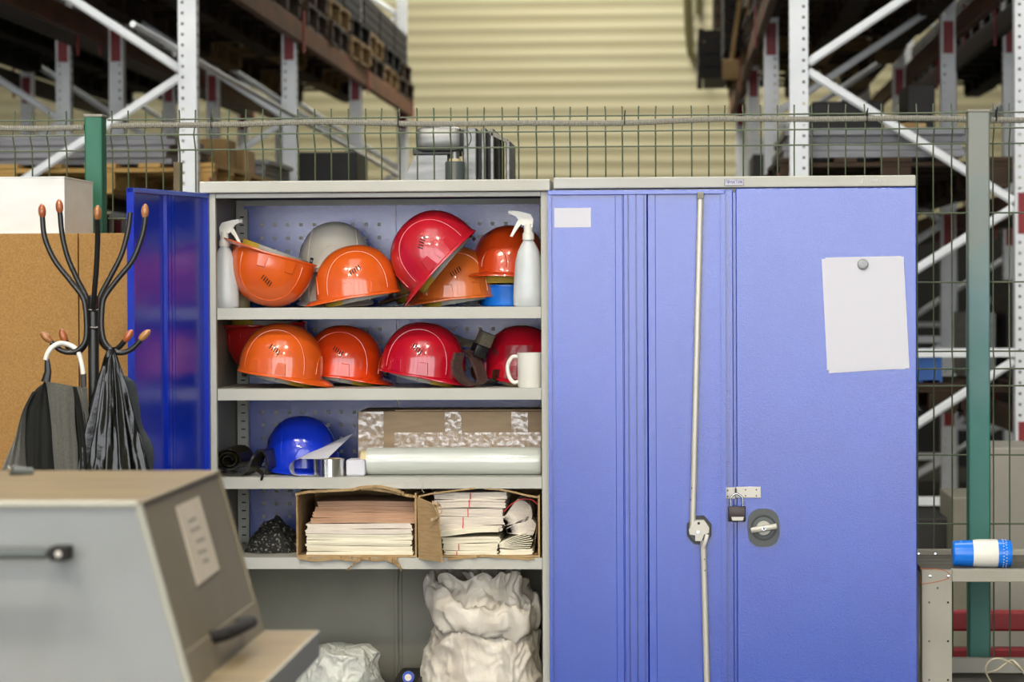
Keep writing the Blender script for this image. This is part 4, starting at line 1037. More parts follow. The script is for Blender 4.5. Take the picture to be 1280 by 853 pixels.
torn_strip(tB, [(523, 621), (540, 617), (560, 614.5), (580, 612), (594, 610.5)], .03, .0022, .005, 13)
torn_strip(tB, [(606, 611), (625, 612), (645, 616), (662, 620), (675, 622)], .03, .0025, .01, 14)
torn_strip(tB, [(560, 699), (590, 697), (605, 695), (640, 698), (668, 699)], .02, .003, .0, 15)
torn_strip(tB, [(672, 640), (671, 660), (668, 680), (667, 699)], .014, .004, .0, 16)
# left flap of the right carton swung out
def vflap(t, pts, y0, y1, seed=0):
    q = [at(x, y, Y) for x, y, Y in pts]; m_ = MB()
    off = Vector((-.004, -.001, 0)); m_.add(q+[v+off for v in q], [(0, 1, 2, 3), (7, 6, 5, 4), (0, 4, 5, 1), (1, 5, 6, 2), (2, 6, 7, 3), (3, 7, 4, 0)]); obj('open_flap', m_, 'cardboard', t)
vflap(tB, [(523, 622, .0), (548, 632, -.075), (554, 703, -.075), (525, 699, .0)], 0, 0)
torn_strip(tB, [(540, 630), (546, 640), (548, 660), (552, 690), (555, 704)], .006, .003, -.078, 19, 'cardboard_light')
torn_strip(tB, [(540, 628), (550, 632), (552, 640), (545, 648), (538, 650)], .006, .004, -.076, 20, 'cardboard_light')
def paper_bundle(px0, px1, py0, py1, Yf, m, label, group, n=6, skew=0, wave=.001, dep=.26, line=None, seed=1):
    a_, b_ = at(px0, py0, Yf), at(px1, py1, Yf); rn = random.Random(seed); m_ = MB(); H_ = (a_.z-b_.z)
    t = thing('paper_bundle', ((a_.x+b_.x)/2, Yf+dep/2, b_.z), label, 'paper', group)
    ph = rn.uniform(0, 6)
    for k in range(n):
        z0_ = b_.z+H_*k/n; z1_ = b_.z+H_*(k+.95)/n; j0 = rn.uniform(-.002, .002); jx = rn.uniform(-.0025, .0025); ns = 14
        vs = []
        for i in range(ns+1):
            u = i/ns; x = a_.x+jx+(b_.x-a_.x)*u; wv = wave*math.sin(u*5+ph)+skew*(u-.5)*k/n*0 + skew*u
            for y_, z_ in ((Yf+j0, z0_), (Yf+j0, z1_), (Yf+dep, z1_), (Yf+dep, z0_)): vs.append((x, y_, z_+wv))
        fs = [(0, 1, 2, 3), tuple(ns*4+q for q in (3, 2, 1, 0))]
        for i in range(ns):
            for q in range(4): a = i*4+q; b = i*4+(q+1) % 4; fs.append((a, b, b+4, a+4))
        m_.add(vs, fs)
    obj('sheets', m_, m, t)
    if line:
        lx = ax(line, (py0+py1)/2, Yf)
        u = (lx-a_.x)/(b_.x-a_.x); dz = wave*math.sin(u*5+ph)+skew*u
        obj('red_line', MB().box(lx-.0012, lx+.0012, Yf-.0032, Yf+.002, b_.z+dz, a_.z+dz-.001), 'red_print', t)
zz0 = 699; edges_ = [698, 690, 683, 675.5, 668, 661.5, 655]
nm = ['lowest', 'second', 'third', 'fourth', 'fifth', 'topmost']
for i in range(6):
    paper_bundle(382.5+(i % 2), 516-(i % 3), edges_[i+1], edges_[i]-.3, .02+.002*(i % 2), 'paper_cream' if i < 4 else 'paper_warm', f'{nm[i]} bundle of the cream white papers in the left carton', 'cream paper bundles', 3, wave=.0009, seed=i)
eb = [654.5, 648, 641, 633.5, 627]
nb_ = ['lowest', 'second', 'third', 'topmost']
for i in range(4):
    paper_bundle(388+i*3, 519, eb[i+1], eb[i]-.3, .03+.012*i, 'paper_brown', f'{nb_[i]} bundle of the brown envelopes in the left carton', 'brown envelope bundles', 4, wave=.0012, seed=20+i, dep=.22)
er = [(556, 622, 697, 688.5, 571), (554, 622, 688, 679.5, 573.5), (553, 625, 679, 671.5, None), (549, 628, 664, 657, 578.5), (548, 630, 656.5, 646, 579), (545, 629, 645.5, 635.5, 585), (543, 632, 635, 625, 586.5), (543, 634, 624.5, 615.5, 588)]
order = ['lowest', 'second', 'third', 'fourth', 'fifth', 'sixth', 'seventh', 'topmost']
for i, (l, r_, b_, t_, ln) in enumerate(er):
    paper_bundle(l, r_, t_, b_, .02+.002*(i % 3), 'paper_warm' if i > 2 else 'paper_cream', f'{order[i]} bundle from below of the red-lined papers, right carton', 'red-lined paper bundles', 5, wave=.0012, line=ln, seed=40+i)
paper_bundle(551, 624, 663.5, 670.5, .012, 'paper_cream', 'bent yellowish sheets sagging out midway up the red-lined papers', None, 3, skew=.012, wave=.002, seed=77)
# fanned sheets and a curled bundle at the right of the right carton
def fan_bundle(c0, c1, Yf, n, label, spread, m='paper_warm', length=.06):
    p0_, p1_ = at(*c0, Yf), at(*c1, Yf)
    t = thing('paper_bundle', p0_, label, 'paper'); d = (p1_-p0_); 
    m_ = MB()
    for i in range(n):
        s = (i/(n-1)-.5); a = math.atan2(d.z, d.x)+s*spread; ln = d.length*(1-.12*abs(s)*2); st = p0_+Vector((-math.sin(a), 0, math.cos(a)))*s*.010
        en = st+Vector((math.cos(a), 0, math.sin(a)))*ln; nv = Vector((-math.sin(a), 0, math.cos(a)))*.0009
        mid = (st+en)/2+nv*4*s
        ps = [st, mid, en]
        vs = []
        for q in ps:
            for y_, sg_ in ((Yf, -1), (Yf, 1), (Yf+.2, 1), (Yf+.2, -1)): vs.append(Vector((q.x, y_, q.z))+nv*sg_)
        m_.add(vs, [(0, 1, 2, 3), (11, 10, 9, 8)]+[(i_*4+k_, i_*4+(k_+1) % 4, i_*4+4+(k_+1) % 4, i_*4+4+k_) for i_ in range(2) for k_ in range(4)])
    obj('sheets', m_, m, t); return t
fan_bundle((629, 655), (663, 632), .03, 22, 'fan of white sheets rising to the right in the right carton', .75)
fan_bundle((634, 664), (670, 656), .03, 20, 'thick fold of white sheets below the fanned ones, right carton', .6)
fan_bundle((624, 682), (666, 676), .02, 9, 'loose cream sheets folded at the lower right of the right carton', .45, 'paper_cream')
paper_bundle(625, 666, 687, 694, .02, 'paper_cream', 'flat cream sheets at the bottom right of the right carton', None, 3, wave=.0015, seed=99)
obj('red_cord', MB().tube(smooth_path([at(630, 640, .02), at(640, 630, .015), at(652, 624.5, .01), at(664, 625, .01), at(672, 631, .015)]), .0011, 6), 'red_print', None, True, 'thin red cord looped over the papers in the right carton', 'cord')
# dotted fabric heap
c = at(344, 690, .22)
def heap(u, v):
    a = u*2*PI; r = math.sin(v*PI/2+.0001) ; nz = noise.noise(Vector((math.cos(a)*r*2.5, math.sin(a)*r*2.5, 3.1)))
    rx, ry = .085, .09
    return (c.x+rx*r*math.cos(a)*(1+.2*nz), .2+ry*r*math.sin(a)*(1+.2*nz), z4+.001+max(0, (.085*(1-r**2)+.02*nz*(1-r**3)+.012*noise.noise(Vector((a*3, r*9, 1)))*(1-r**4))))
obj('cloth_heap', MB().grid(heap, 60, 24, True), 'fabric_dots', None, True, 'crumpled black cloth with white dots on the fourth shelf', 'cloth')

# sacks at the bottom
def rid(v): return (1-min(1, abs(noise.noise(v))*2.6))**1.4*1.6-.5
def sack_mesh(cx, cy, rx, ry, zb_, ht, seed, amp=.016, topr=.55):
    def f(u, v):
        a = u*2*PI; ca, sa = math.cos(a), math.sin(a)
        if v < .78:
            s = v/.78; prof = (.80+.20*math.sin(min(1, s*1.5)*PI/2)) * (1-.30*max(0, s-.55)/.45) ; z = zb_+ht*s*.92
        else:
            s = (v-.78)/.22; prof = .70-.70*s**1.2; z = zb_+ht*(.92+.05*math.sin(s*PI))
        q = Vector((ca*1.3, sa*1.3, v*3+seed))
        n1 = noise.noise(q*1.6)*.05; n2 = rid(Vector((ca*1.1+v*1.2, sa*1.1, v*6+seed)))*amp; n3 = rid(Vector((ca*2.0+v*2, sa*2.0, v*13+seed)))*amp*.5
        n4 = noise.noise(Vector((ca*3, sa*3, v*2.5+seed)))*amp*.8*max(0, v-.3)
        r = prof*(1+n1)+ (n2+n3+n4)/rx*.9*min(1, v*5)
        n5 = rid(Vector((ca*2.2+v, sa*2.2, v*26+seed+2*noise.noise(q*2)))); n6 = rid(Vector((ca*6+v*5, sa*6, v*14+seed)))
        r += (n5*.0028+n6*.0022)/rx*min(1, v*5)
        return (cx+rx*r*ca, cy+ry*r*sa, z+n2*.6*(1 if v > .1 else 0))
    return MB().grid(f, 300, 170, True)
c = at(604, 800, .16)
xsR = X1-XS
t = thing('woven_sack', (c.x, .22, .1), 'big white woven sack with rolled-down crumpled top under the fourth shelf', 'sack')
rxs = (xsR-ax(523, 800, .16))/2+.004
cxs = xsR-rxs+.004
zl = az(600, 745, .05)
obj('sack_body', sack_mesh(cxs, .235, rxs, .20, .102, zl-.06, 4.2, .009), 'sack', t, 2)
# rolled collar: a crumpled rim that dips to the front right
def collar(u, v):
    a = u*2*PI; b = v*2*PI; ca, sa = math.cos(a), math.sin(a)
    R0x, R0y = rxs*.80, .155; nz = noise.noise(Vector((ca*2.1, sa*2.1, 5)))
    nz2 = rid(Vector((ca*1.6, sa*1.6, 2+.3*math.sin(b)))); nz3 = rid(Vector((ca*2.6, sa*2.6, math.cos(b)*1.2)))
    r = .019*(1+.25*nz+.25*nz3); flat = 2.3+.8*nz
    zc_ = zl-.034-.030*ca+.040*sa+.012*noise.noise(Vector((ca*3, sa*3, 9)))
    return (cxs+ca*(R0x+r*math.cos(b))+.002*nz2, .22+sa*(R0y+r*math.cos(b)), zc_+r*flat*math.sin(b)+.004*nz2)
obj('rolled_collar', MB().grid(collar, 320, 28, True), 'sack', t, 2)
def ruff(seed, cx_, cy_, rx_, ry_, z_, h_, flare=.3, k=9):
    def f(u, v):
        a = u*2*PI; ca, sa = math.cos(a), math.sin(a); n_ = rid(Vector((ca*1.8, sa*1.8, seed+v*1.2))); n2 = rid(Vector((ca*3.5, sa*3.5, seed+v*2)))
        r = 1-.35*v+flare*v*v+.09*(n_-.3)*v+.03*n2*v+.06*math.sin(k*.6*a+seed+2*noise.noise(Vector((ca, sa, seed))))*v
        return (cx_+rx_*r*ca, cy_+ry_*r*sa, z_+h_*v*(1+.45*noise.noise(Vector((ca*2, sa*2, seed)))))
    return MB().grid(f, 180, 26, True)
topz = S[3]-LIP-.003
obj('gathered_top', ruff(1.3, cxs+.004, .23, rxs*.72, .13, zl-.045, topz-(zl-.045)-.03), 'sack', t, 2)
obj('gathered_top', ruff(7.7, cxs+.03, .18, rxs*.40, .08, zl-.02, topz-zl-.004, .4, 7), 'sack', t, 2)
c = at(418, 840, .08)
t = obj('woven_sack', sack_mesh(c.x, .20, .150, .16, .102, az(440, 806, .1)-.102, 8.1, .007), 'sack_grey', None, 2, 'pale sack slumped at the bottom left of the open cabinet', 'sack')
c = at(511, 846, .1)
t = thing('tape_roll', c, 'small roll of tape with blue side on the cabinet floor', 'tape')
Tm = Matrix.Translation(c) @ Matrix.Rotation(R(90), 4, 'X') 
obj('tape_coil', MB().lathe([(.007, 0), (.016, 0), (.016, .02), (.007, .02)], Tm, 28, caps=False), 'blue', t, True)
obj('tape_core', MB().lathe([(0, .0), (.0095, .0), (.0095, .0215), (0, .0215)], Tm, 24), 'paper_warm', t, True)
obj('dark_box', MB().rbox(c.x-.05, c.x+.03, .1, .4, .1005, c.z-.016, .01), 'dark_goods', None, label='dark box under the small tape roll inside the cabinet', cat='box')

# ================================================================ left side: crates, white box, coat stand
xa, xb, xc = ax(-40, 400, .05), ax(98.5, 400, .05), X0-.02
zc = az(80, 292, .05)
for (p_, q_, lb) in ((xa, xb-.0015, 'large chipboard crate at the far left behind the hung jacket'), (xb+.0015, xc, 'chipboard crate behind the coat stand beside the blue door')):
    t = thing('chipboard_crate', ((p_+q_)/2, .28, 0), lb, 'crate')
    obj('front_panel', MB().rbox(p_, q_, .05, .068, 0, zc, .0015), 'chip', t)
    obj('side_panel', MB().box(p_, p_+.018, .068, .5, 0, zc).box(q_-.018, q_, .068, .5, 0, zc), 'chip', t)
    obj('lid', MB().box(p_+.018, q_-.018, .068, .5, zc-.018, zc), 'chip', t)
a, b = at(80.5, 222, .09), at(80.5, 292, .09)
t = thing('white_box', (a.x-.2, .28, zc), 'white laminated box on top of the chipboard crate', 'box')
obj('box_body', MB().rbox(a.x-.42, a.x, .09, .47, zc+.0005, a.z, .002), 'marble', t)
obj('lid_edge', MB().box(a.x-.42, a.x+.001, .0885, .471, a.z-.0005, a.z+.003), 'marble', t)
p, q = at(217, 236, .75), at(228, 204, .75)
obj('wooden_batten', MB().prism([(p.x, .0), (p.x+.02, .0), (q.x+.004, q.z), (q.x-.018, q.z+.002)], .70, .73), 'wood_batten', None, label='short wooden batten sticking up behind the blue door', cat='batten')

YK = -.72
t = thing('coat_stand', (ax(117, 450, YK), YK, 0), 'black metal coat stand with varnished wooden knobs', 'coat stand')
cx = ax(117, 450, YK)
obj('pole', MB().lathe([(0, .02), (.0135, .02), (.0135, az(117, 371, YK)), (.009, az(117, 369, YK)), (0, az(117, 369, YK))], Matrix.Translation((cx, YK, 0)), 20), 'rack_black', t, True)
obj('finial', MB().lathe([(0, 0), (.006, 0), (.006, .004), (0, .005)], Matrix.Translation((cx, YK, az(117, 369.5, YK))), 14), 'knob_red', t, True)
def arm(pts, dy0, dy1, r=.0068, nm='arm'):
    n = len(pts); P = [at(x, y, YK+dy1+(dy0-dy1)*((n-1-i)/(n-1))**1.0) for i, (x, y) in enumerate(pts)]
    return obj(nm, MB().tube(smooth_path(P), r, 10), 'rack_black', t, True), P
def knob(px, py, dy, tx, tz, m):
    c_ = at(px, py, YK+dy); d_ = Vector((tx, 0, tz)).normalized(); rot = Vector((0, 0, 1)).rotation_difference(d_).to_matrix().to_4x4()
    obj('knob', MB().lathe([(0, -.017), (.006, -.0165), (.0088, -.009), (.0098, 0), (.0085, .009), (.005, .015), (.0018, .018), (0, .0185)], Matrix.Translation(c_) @ rot, 18), m, t, True)
arm([(53, 271), (56, 297), (68, 325), (88, 351), (103, 371), (107, 388), (108, 418), (103, 433), (90, 440.5), (76, 438), (64, 428)], -.01, -.025)
arm([(75, 266), (78, 295), (85, 323), (96, 348), (108, 372), (110, 390), (110, 415), (106, 432), (96, 441), (86, 436), (82, 426)], .06, .02)
arm([(121.5, 274), (122, 300), (120.5, 335), (118, 366), (117, 385)], -.09, -.015)
arm([(163, 266), (160, 288), (152, 318), (138, 346), (125, 371), (122.5, 388), (122, 412), (128, 430), (140, 438.5), (149, 434), (156, 426)], .07, .02)
arm([(182, 271), (178, 294), (166, 325), (147, 349), (131, 371), (127.5, 388), (127.5, 414), (133, 431), (148, 441), (164, 437), (176, 425)], -.01, -.025)
knob(52.7, 264, -.01, -.05, 1, 'knob_red'); knob(74.3, 258, .06, -.05, 1, 'knob_red'); knob(122, 266, -.09, 0, 1, 'knob_wood'); knob(181.3, 264, -.01, .05, 1, 'knob_wood')
knob(57.5, 421.5, -.025, -.7, .6, 'knob_wood'); knob(79, 420, .02, -.3, .8, 'knob_red'); knob(160.5, 420, .02, .5, .7, 'knob_red'); knob(181, 419, -.025, .7, .65, 'knob_wood')
for z in (388, 410):
    c_ = at(117, z, YK); obj('screw', MB().lathe([(0, 0), (.004, 0), (.004, .03), (0, .03)], Matrix.Translation((cx-.015, YK-.012, c_.z)) @ Matrix.Rotation(R(90), 4, 'Y'), 8), 'rack_black', t, True)
for i in range(4):
    a_ = PI/4+i*PI/2
    obj('foot', MB().tube(smooth_path([(cx, YK, .12), (cx+.12*math.cos(a_), YK+.12*math.sin(a_), .10), (cx+.2*math.cos(a_), YK+.2*math.sin(a_), .012)]), .009, 8), 'rack_black', t, True)

# hung jacket
t = thing('jacket', (ax(55, 560, YK-.05), YK-.05, az(60, 700, YK)), 'grey woven jacket with black lining hanging on the coat stand', 'jacket')
lp = [at(57, 450, YK-.05), at(60, 441, YK-.05), at(67, 433, YK-.045), at(77, 429.5, YK-.03), at(90, 433, YK-.02), at(98, 441, YK-.02), (at(102, 455, YK-.02)), at(104, 468, YK-.02)]
obj('hanging_loop', MB().tube(smooth_path(lp), .0062, 10), 'white_plastic', t, True, 'white tube loop')
obj('loop_strap', MB().tube([at(59, 449, YK-.05), at(60, 465, YK-.05), at(57, 478, YK-.05)], [.006, .009, .012], 8, True, .4).tube([at(104, 467, YK-.02), at(104.5, 484, YK-.02)], .0075, 8, True, .5), 'black', t, True)
def drape(left, right, Yc, dep, nrm=0, fold=.004, kf=3, seed=0):
    """cloth surface between two measured outlines, bulging towards the camera"""
    lpth = smooth_path([at(x, y, Yc) for x, y in left], 6); rpth = smooth_path([at(x, y, Yc) for x, y in right], 6)
    n = min(len(lpth), len(rpth))
    def pick(path, v):
        s = v*(len(path)-1); i = min(int(s), len(path)-2); return path[i].lerp(path[i+1], s-i)
    m_ = MB()
    def f(u, v, sgn):
        a_, b_ = pick(lpth, v), pick(rpth, v); q = a_.lerp(b_, u)
        bul = dep*math.sin(u*PI)**.7 if 0 < u < 1 else 0
        q = q.copy(); q.y += sgn*bul+ (fold*math.sin(u*kf*2*PI+v*2+seed)*math.sin(u*PI) + .003*noise.noise(Vector((u*5, v*7, seed))))*min(1, v*5)
        return q
    m_.grid(lambda u, v: f(u, v, -1), 40, 30); m_.grid(lambda u, v: f(u, v, .6), 40, 30)
    return m_
obj('lining', drape([(57, 478), (44, 488), (33, 510), (31, 540), (31, 570), (33, 600), (34, 660)], [(57, 477), (62, 500), (66, 530), (68, 560), (69, 590), (70, 620), (70, 660)], YK-.045, .02, seed=1), 'cloth_black', t, True)
obj('left_panel', drape([(40, 492), (28, 520), (18, 550), (8, 572), (-2, 600), (-14, 640), (-20, 660)], [(46, 488), (34, 510), (31.5, 540), (32, 570), (34, 600), (35, 640), (36, 660)], YK-.05, .025, seed=2), 'cloth_grey', t, True)
obj('front_panel', drape([(57, 477), (60, 495), (64, 530), (66, 560), (69, 600), (70, 630), (70, 660)], [(91, 483), (93, 500), (94, 530), (97, 560), (98, 600), (99, 630), (100, 660)], YK-.06, .016, fold=.0025, seed=3), 'cloth_grey', t, True)
obj('right_lining', drape([(90, 483), (92, 500), (94, 530), (96, 560), (97, 600), (98, 660)], [(96, 484), (103, 505), (110, 540), (114, 570), (116, 600), (118, 660)], YK-.04, .015, seed=4), 'cloth_black', t, True)
obj('right_panel', drape([(92, 483), (99, 500), (104, 520), (108, 545), (110, 570), (112, 660)], [(109, 485), (110, 500), (111, 520), (113, 545), (114, 570), (116, 660)], YK-.03, .015, seed=5), 'cloth_grey', t, True)
# dark denim garment on the far side
t = obj('dark_shirt', drape([(120, 470), (125, 500), (125, 530), (126, 560), (127, 600), (128, 660)], [(152, 468), (168, 478), (174, 505), (178, 532), (192, 562), (190, 610), (188, 660)], YK+.07, .03, fold=.005, seed=6), 'denim', None, True, 'dark grey garment hanging behind the black plastic bag', 'garment')
t = thing('bin_bag', (ax(140, 600, YK-.05), YK-.05, az(140, 680, YK)), 'black plastic bag hanging in long folds from the coat stand hook', 'bag')
def bagm(u, v):
    a = u*2*PI; c_ = at(139+4*v, 436+235*v, YK-.03)
    wv = .008+ .100*v**.85; k = 1+(.16*math.sin(a*11+2*noise.noise(Vector((v*2, 1, 1))))+.10*math.sin(a*19+1+v)+.12*noise.noise(Vector((math.cos(a)*3, math.sin(a)*3, v*2))))*min(1, v*6)
    k += .06*noise.noise(Vector((math.cos(a)*8, math.sin(a)*8, v*10)))
    return (c_.x+wv*k*math.cos(a), c_.y+wv*.55*k*math.sin(a), c_.z)
obj('bag_body', MB().grid(bagm, 260, 60, True), 'bag', t, 2)
obj('bag_handle', MB().tube(smooth_path([at(129, 462, YK-.03), at(133, 447, YK-.04), at(139, 437, YK-.035), at(144, 446, YK-.03), at(150, 468, YK-.03)]), .006, 8, True, .5), 'bag', t, True)
obj('bag_gather', MB().tube([at(139, 434, YK-.03), at(139, 450, YK-.03)], .009, 10), 'bag', t, True)

# ================================================================ machine in the foreground
YA, YBk = -3.5, -2.78
fA = at(-70, 629, YA); fB = at(172, 631.5, YA)   # front top edge
zT = fB.z; zBt = 1.035
xt = fB.x; sl = .07/.255                          # the end leans out towards the foot
def xe(z): return xt+(zT-z)*sl
t = thing('machine_cover', (xt-.5, -3.1, 0), 'grey steel machine hood with sloping end and black handles in the left foreground', 'machine')
xl_ = xt-1.05
hb = MB(); r_ = .006
obj('front_plate', MB().prism([(xl_, zBt), (xe(zBt), zBt), (xt, zT), (xl_, zT)], YA, YA+.004), 'oily', t)
obj('back_plate', MB().prism([(xl_, zBt), (xe(zBt), zBt), (xt, zT), (xl_, zT)], YBk-.004, YBk), 'oily', t)
obj('top_plate', MB().box(xl_, xt, YA, YBk, zT, zT+.004), 'machine_top', t)
obj('end_plate', MB().prism([(xe(zBt)-.004, zBt), (xe(zBt), zBt), (xt, zT), (xt-.004, zT)], YA+.004, YBk-.004), 'machine_side', t)
obj('end_plate', MB().box(xl_, xl_+.004, YA+.004, YBk-.004, zBt, zT), 'oily', t)
# welded rounded edges
obj('edge_bead', MB().tube([(xl_, YA+.002, zT), (xt, YA+.002, zT)], .0065, 8).tube([(xt, YA+.003, zT), (xe(zBt), YA+.003, zBt)], .0065, 8), 'machine_edge', t, True)
obj('edge_bead', MB().tube([(xt, YA+.003, zT+.001), (xt, YBk-.003, zT+.001)], .0045, 8).tube([(xt, YBk-.003, zT), (xe(zBt), YBk-.003, zBt)], .0045, 8), 'machine_side', t, True)
obj('lower_strip', MB().prism([(xe(zBt)-.001, zBt), (xe(zBt)+.004, zBt), (xe(zBt+.05)+.003, zBt+.05), (xe(zBt+.05)-.001, zBt+.05)], YA+.004, YBk-.004), 'machine_side', t)
# front handle
a, b = at(-20, 692, YA-.03), at(86, 692, YA-.03)
obj('front_handle', MB().rbox(a.x-.1, b.x-.028, YA-.045, YA-.028, b.z-.0085, b.z+.0085, .006), 'dark_grey', t, True)
c = at(75, 692, YA-.03)
hb = obj('handle_mount', MB().rbox(c.x-.013, c.x+.013, YA-.046, YA, c.z-.010, c.z+.010, .002), 'hole', t)
obj('handle_screw', MB().lathe([(0, 0), (.0048, 0), (.0042, .002), (0, .0025)], Matrix.Translation((c.x+.001, YA-.046, c.z)) @ Matrix.Rotation(R(90), 4, 'X'), 16), 'rod', t, True)
# label and handle on the sloping end: frame with axes along the plate
u_ = Vector((0, 1, 0)); dn = Vector((sl, 0, -1)).normalized(); nr = Vector((1, 0, sl)).normalized()
def end_pt(y, s, h=0): return Vector((xt, y, zT))+dn*s+nr*h
def on_end(px, py):
    d_ = ROT @ Vector(((px-640)/FPX, -(py-426.5)/FPX, -1)); k = ((Vector((xt, 0, zT))-CAM).dot(nr))/d_.dot(nr); q = CAM+d_*k
    return q
lab = [on_end(*q) for q in ((219, 634), (247, 621), (273, 712), (246, 733))]
obj('paper_label', MB().add([q+nr*h for h in (.0005, .0025) for q in lab], [(0, 1, 2, 3), (7, 6, 5, 4), (0, 4, 5, 1), (1, 5, 6, 2), (2, 6, 7, 3), (3, 7, 4, 0)]), 'label_paper', t, label='curled paper label with faded print')
prt = MB()
for (x0_, y0_, x1_, y1_) in ((233, 651, 243, 646), (236, 663, 248, 657), (243, 676, 254, 671), (245, 690, 256, 686), (251, 701, 259, 698)):
    A_, B_ = on_end(x0_, y0_), on_end(x1_, y1_)
    dA_ = (B_-A_)
    for k in range(4):
        s0 = A_+dA_*(k/4); s1 = A_+dA_*(k/4+.17); prt.add([s0+nr*.0028, s1+nr*.0028, s1+nr*.0028+dn*.006, s0+nr*.0028+dn*.006], [(0, 1, 2, 3)])
obj('faded_print', prt, 'faded_print', t)
h0, h1 = on_end(263, 798), on_end(294, 783)
mm = MB().tube([h0+nr*.001, h0+nr*.026, h0+nr*.030+(h1-h0)*.06, h1+nr*.030-(h1-h0)*.06, h1+nr*.026, h1+nr*.001], .0105, 8)
obj('end_handle', mm, 'hole', t, True)
# base plate and stand of the machine
xp = ax(395, 797, YBk-.02)
t = thing('machine_table', (xp-.6, -3.1, 0), 'grey steel table under the foreground machine hood', 'table')
obj('table_top', MB().rbox(xl_-.1, xp, YA-.25, YBk+.0, .985+.03, zBt-.0005, .003), 'machine_top', t)
obj('table_edge', MB().box(xp, xp+.004, YA-.25, YBk, .990, zBt-.0005).box(xl_-.1, xp, YBk, YBk+.004, .99, zBt-.0005), 'machine_edge', t)
for x in (xl_, xp-.2):
    for y in (YA-.2, YBk-.08): obj('leg', MB().box(x, x+.06, y, y+.06, 0, .99+.025), 'oily', t)
# small fitting lying on the hood's far left
c = at(20, 598.5, -2.9)
t = thing('clamp', (c.x, -2.9, zT+.004), 'small grey clamp with a bright ball on the machine hood', 'clamp')
obj('clamp_arm', MB().tube([(c.x-.01, -2.9, zT+.012), (c.x+.03, -2.9, zT+.0105)], [.009, .005], 10, True, .5), 'dark_grey', t, True)
obj('ball', MB().lathe([(0, -.006), (.004, -.0045), (.006, 0), (.004, .0045), (0, .006)], Matrix.Translation((c.x-.007, -2.915, zT+.016)), 14), 'chrome', t, True)

# ================================================================ bench at the right
YBF, YBB = .02, .46
x0 = ax(1152.5, 780, YBF); x1 = ax(1190, 780, YBF); zt_ = az(1200, 712.5, YBF); zb_ = az(1200, 728, YBF); xe_ = ax(1330, 720, YBF)
t = thing('work_bench', (x0, .2, 0), 'beige steel bench frame with plank top right of the blue cabinet', 'bench')
obj('front_post', MB().rbox(x0, x1, YBF, YBF+.003, 0, zt_, .001).rbox(x0, x0+.003, YBF+.003, YBF+.05, 0, zt_-.001, .001), 'bench', t)
obj('front_rail', MB().rbox(x1+.0005, xe_, YBF+.001, YBF+.04, zb_, zt_, .002), 'bench', t)
obj('rear_rail', MB().rbox(x0-.02, xe_, YBB, YBB+.03, az(1200, 700, YBB), az(1200, 687.5, YBB)+.0, .002), 'bench', t)
obj('rear_post', MB().box(x0-.01, x0+.04, YBB, YBB+.03, 0, az(1200, 702, YBB)), 'bench', t)
for i in range(4):
    yy = YBF+.045+i*.103; obj('top_plank', MB().box(x0+.004, xe_, yy, yy+.098, zt_-.018, zt_-.002), 'bench_top', t)
obj('lower_rail', MB().rbox(x1-.04, xe_, YBB-.03, YBB-.005, az(1200, 842, .43), az(1200, 823, .43), .002), 'bench', t)
for (px, py) in ((1162.5, 720.8), (1185.5, 721), (1172, 735.5), (1161.5, 753.5), (1185, 753.5), (1161.5, 802), (1185, 802), (1161.5, 850.5), (1185, 850.5)):
    c = at(px, py, YBF); bolt = px in (1162.5, 1185.5) and py < 725
    obj('bolt' if bolt else 'bolt_hole', MB().lathe([(0, 0), (.0045 if bolt else .003, 0), (.004 if bolt else .003, .0025 if bolt else .0004), (0, .003 if bolt else .0004)], Matrix.Translation((c.x, YBF, c.z)) @ Matrix.Rotation(R(90), 4, 'X'), 12), 'chrome' if bolt else ('hole' if px > 1180 else 'dark_grey'), t, True)
for px in (1148, 1169):
    c = at(px, 693.5, YBB); obj('bolt', MB().lathe([(0, 0), (.006, 0), (.005, .004), (0, .005)], Matrix.Translation((c.x, YBB, c.z)) @ Matrix.Rotation(R(90), 4, 'X'), 12), 'chrome', t, True)
obj('copper_wire', MB().tube(smooth_path([at(1150, 711, .0), at(1166, 711.5, .0), at(1182, 714, .0), at(1187.5, 721, .0), at(1178, 726, .0), at(1153, 730, .0), at(1150, 722, .01)]), .0011, 6), 'copper', None, True, 'thin copper wire wound around the bench corner bolt', 'wire')
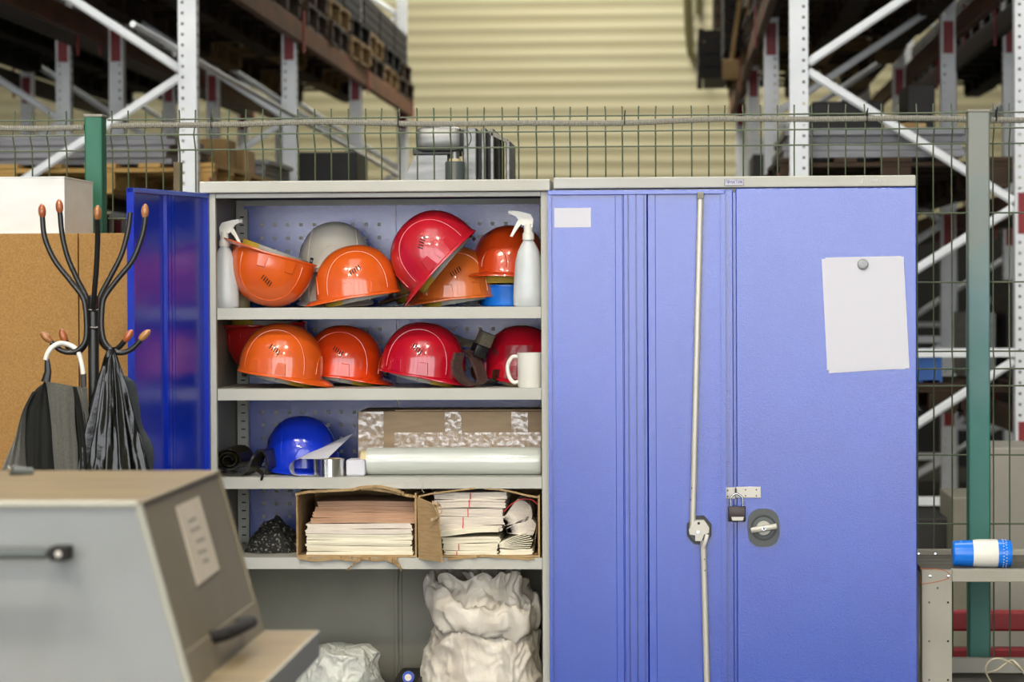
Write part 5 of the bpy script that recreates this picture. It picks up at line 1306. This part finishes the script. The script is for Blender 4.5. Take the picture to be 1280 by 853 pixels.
# bottle lying on the bench
c0, c1 = at(1190.5, 696, .1), at(1265, 696, .1); rb = (az(1220, 677.5, .1)-zt_)/2
rb = .0375
t = thing('cleaning_bottle', (c0.x, .1, zt_), 'blue and white plastic bottle lying on its side on the bench', 'bottle')
Lb = c1.x-c0.x
Rb = Matrix.Translation((c0.x, .1, zt_-.002+.0385)) @ Matrix.Rotation(R(90), 4, 'Y')
obj('cap', MB().lathe([(0, 0), (.031, 0), (.0345, .004), (.036, .04), (.036, .058), (0, .058)], Rb, 40), 'blue_plastic', t, True)
obj('wrapped_body', MB().lathe([(.0345, .048), (.038, .062), (.0385, .07), (.0385, .116), (.037, .124), (0, .124)], Rb, 40, caps=False), 'white_plastic', t, True)
obj('ribbed_base', MB().lathe([(0, .118), (.0375, .118), (.0378, Lb-.016), (.0345, Lb-.003), (0, Lb-.002)], Rb, 40), 'blue_plastic', t, True)
dm = MB()
for i in range(26):
    a_ = 2*PI*i/26
    for s in (0, 1):
        dm.box(-.0012, .0012, -.0012, .0012, -.0015, .0015, Rb @ Matrix.Rotation(a_+s*.12, 4, 'Z') @ Matrix.Translation((.0374, 0, Lb-.026+s*.008)))
obj('grip_dots', dm, 'paper', t)
c = at(1203, 684, .09)
obj('spout_tab', MB().tube(smooth_path([at(1200, 683, .09), at(1199.5, 680, .09), at(1202, 677.5, .09), at(1205, 679, .09)]), [.004]*19, 8), 'blue_plastic', t, True)
# cream cable
obj('cable', MB().tube(smooth_path([at(1240, 856, .2), at(1232, 838, .16), at(1238, 826, .14), at(1252, 824, .14), at(1268, 832, .16), at(1282, 840, .2), at(1300, 836, .2)], 8), .0028, 8), 'cream', None, True, 'cream cable looped at the lower right under the bench', 'cable')
obj('cable', MB().tube(smooth_path([at(1232, 842, .2), at(1246, 838, .16), at(1258, 829, .15), at(1266, 826, .16), at(1276, 836, .15), at(1290, 858, .2)], 8), .0028, 8), 'cream', None, True, 'second cream cable crossing the first one under the bench', 'cable')
obj('lower_board', MB().box(x1-.02, xe_, .1, .42, az(1240, 853, .2)-.03, az(1240, 853, .2)-.01), 'bench_top', None, label='rough board lying low between the bench posts', cat='board')
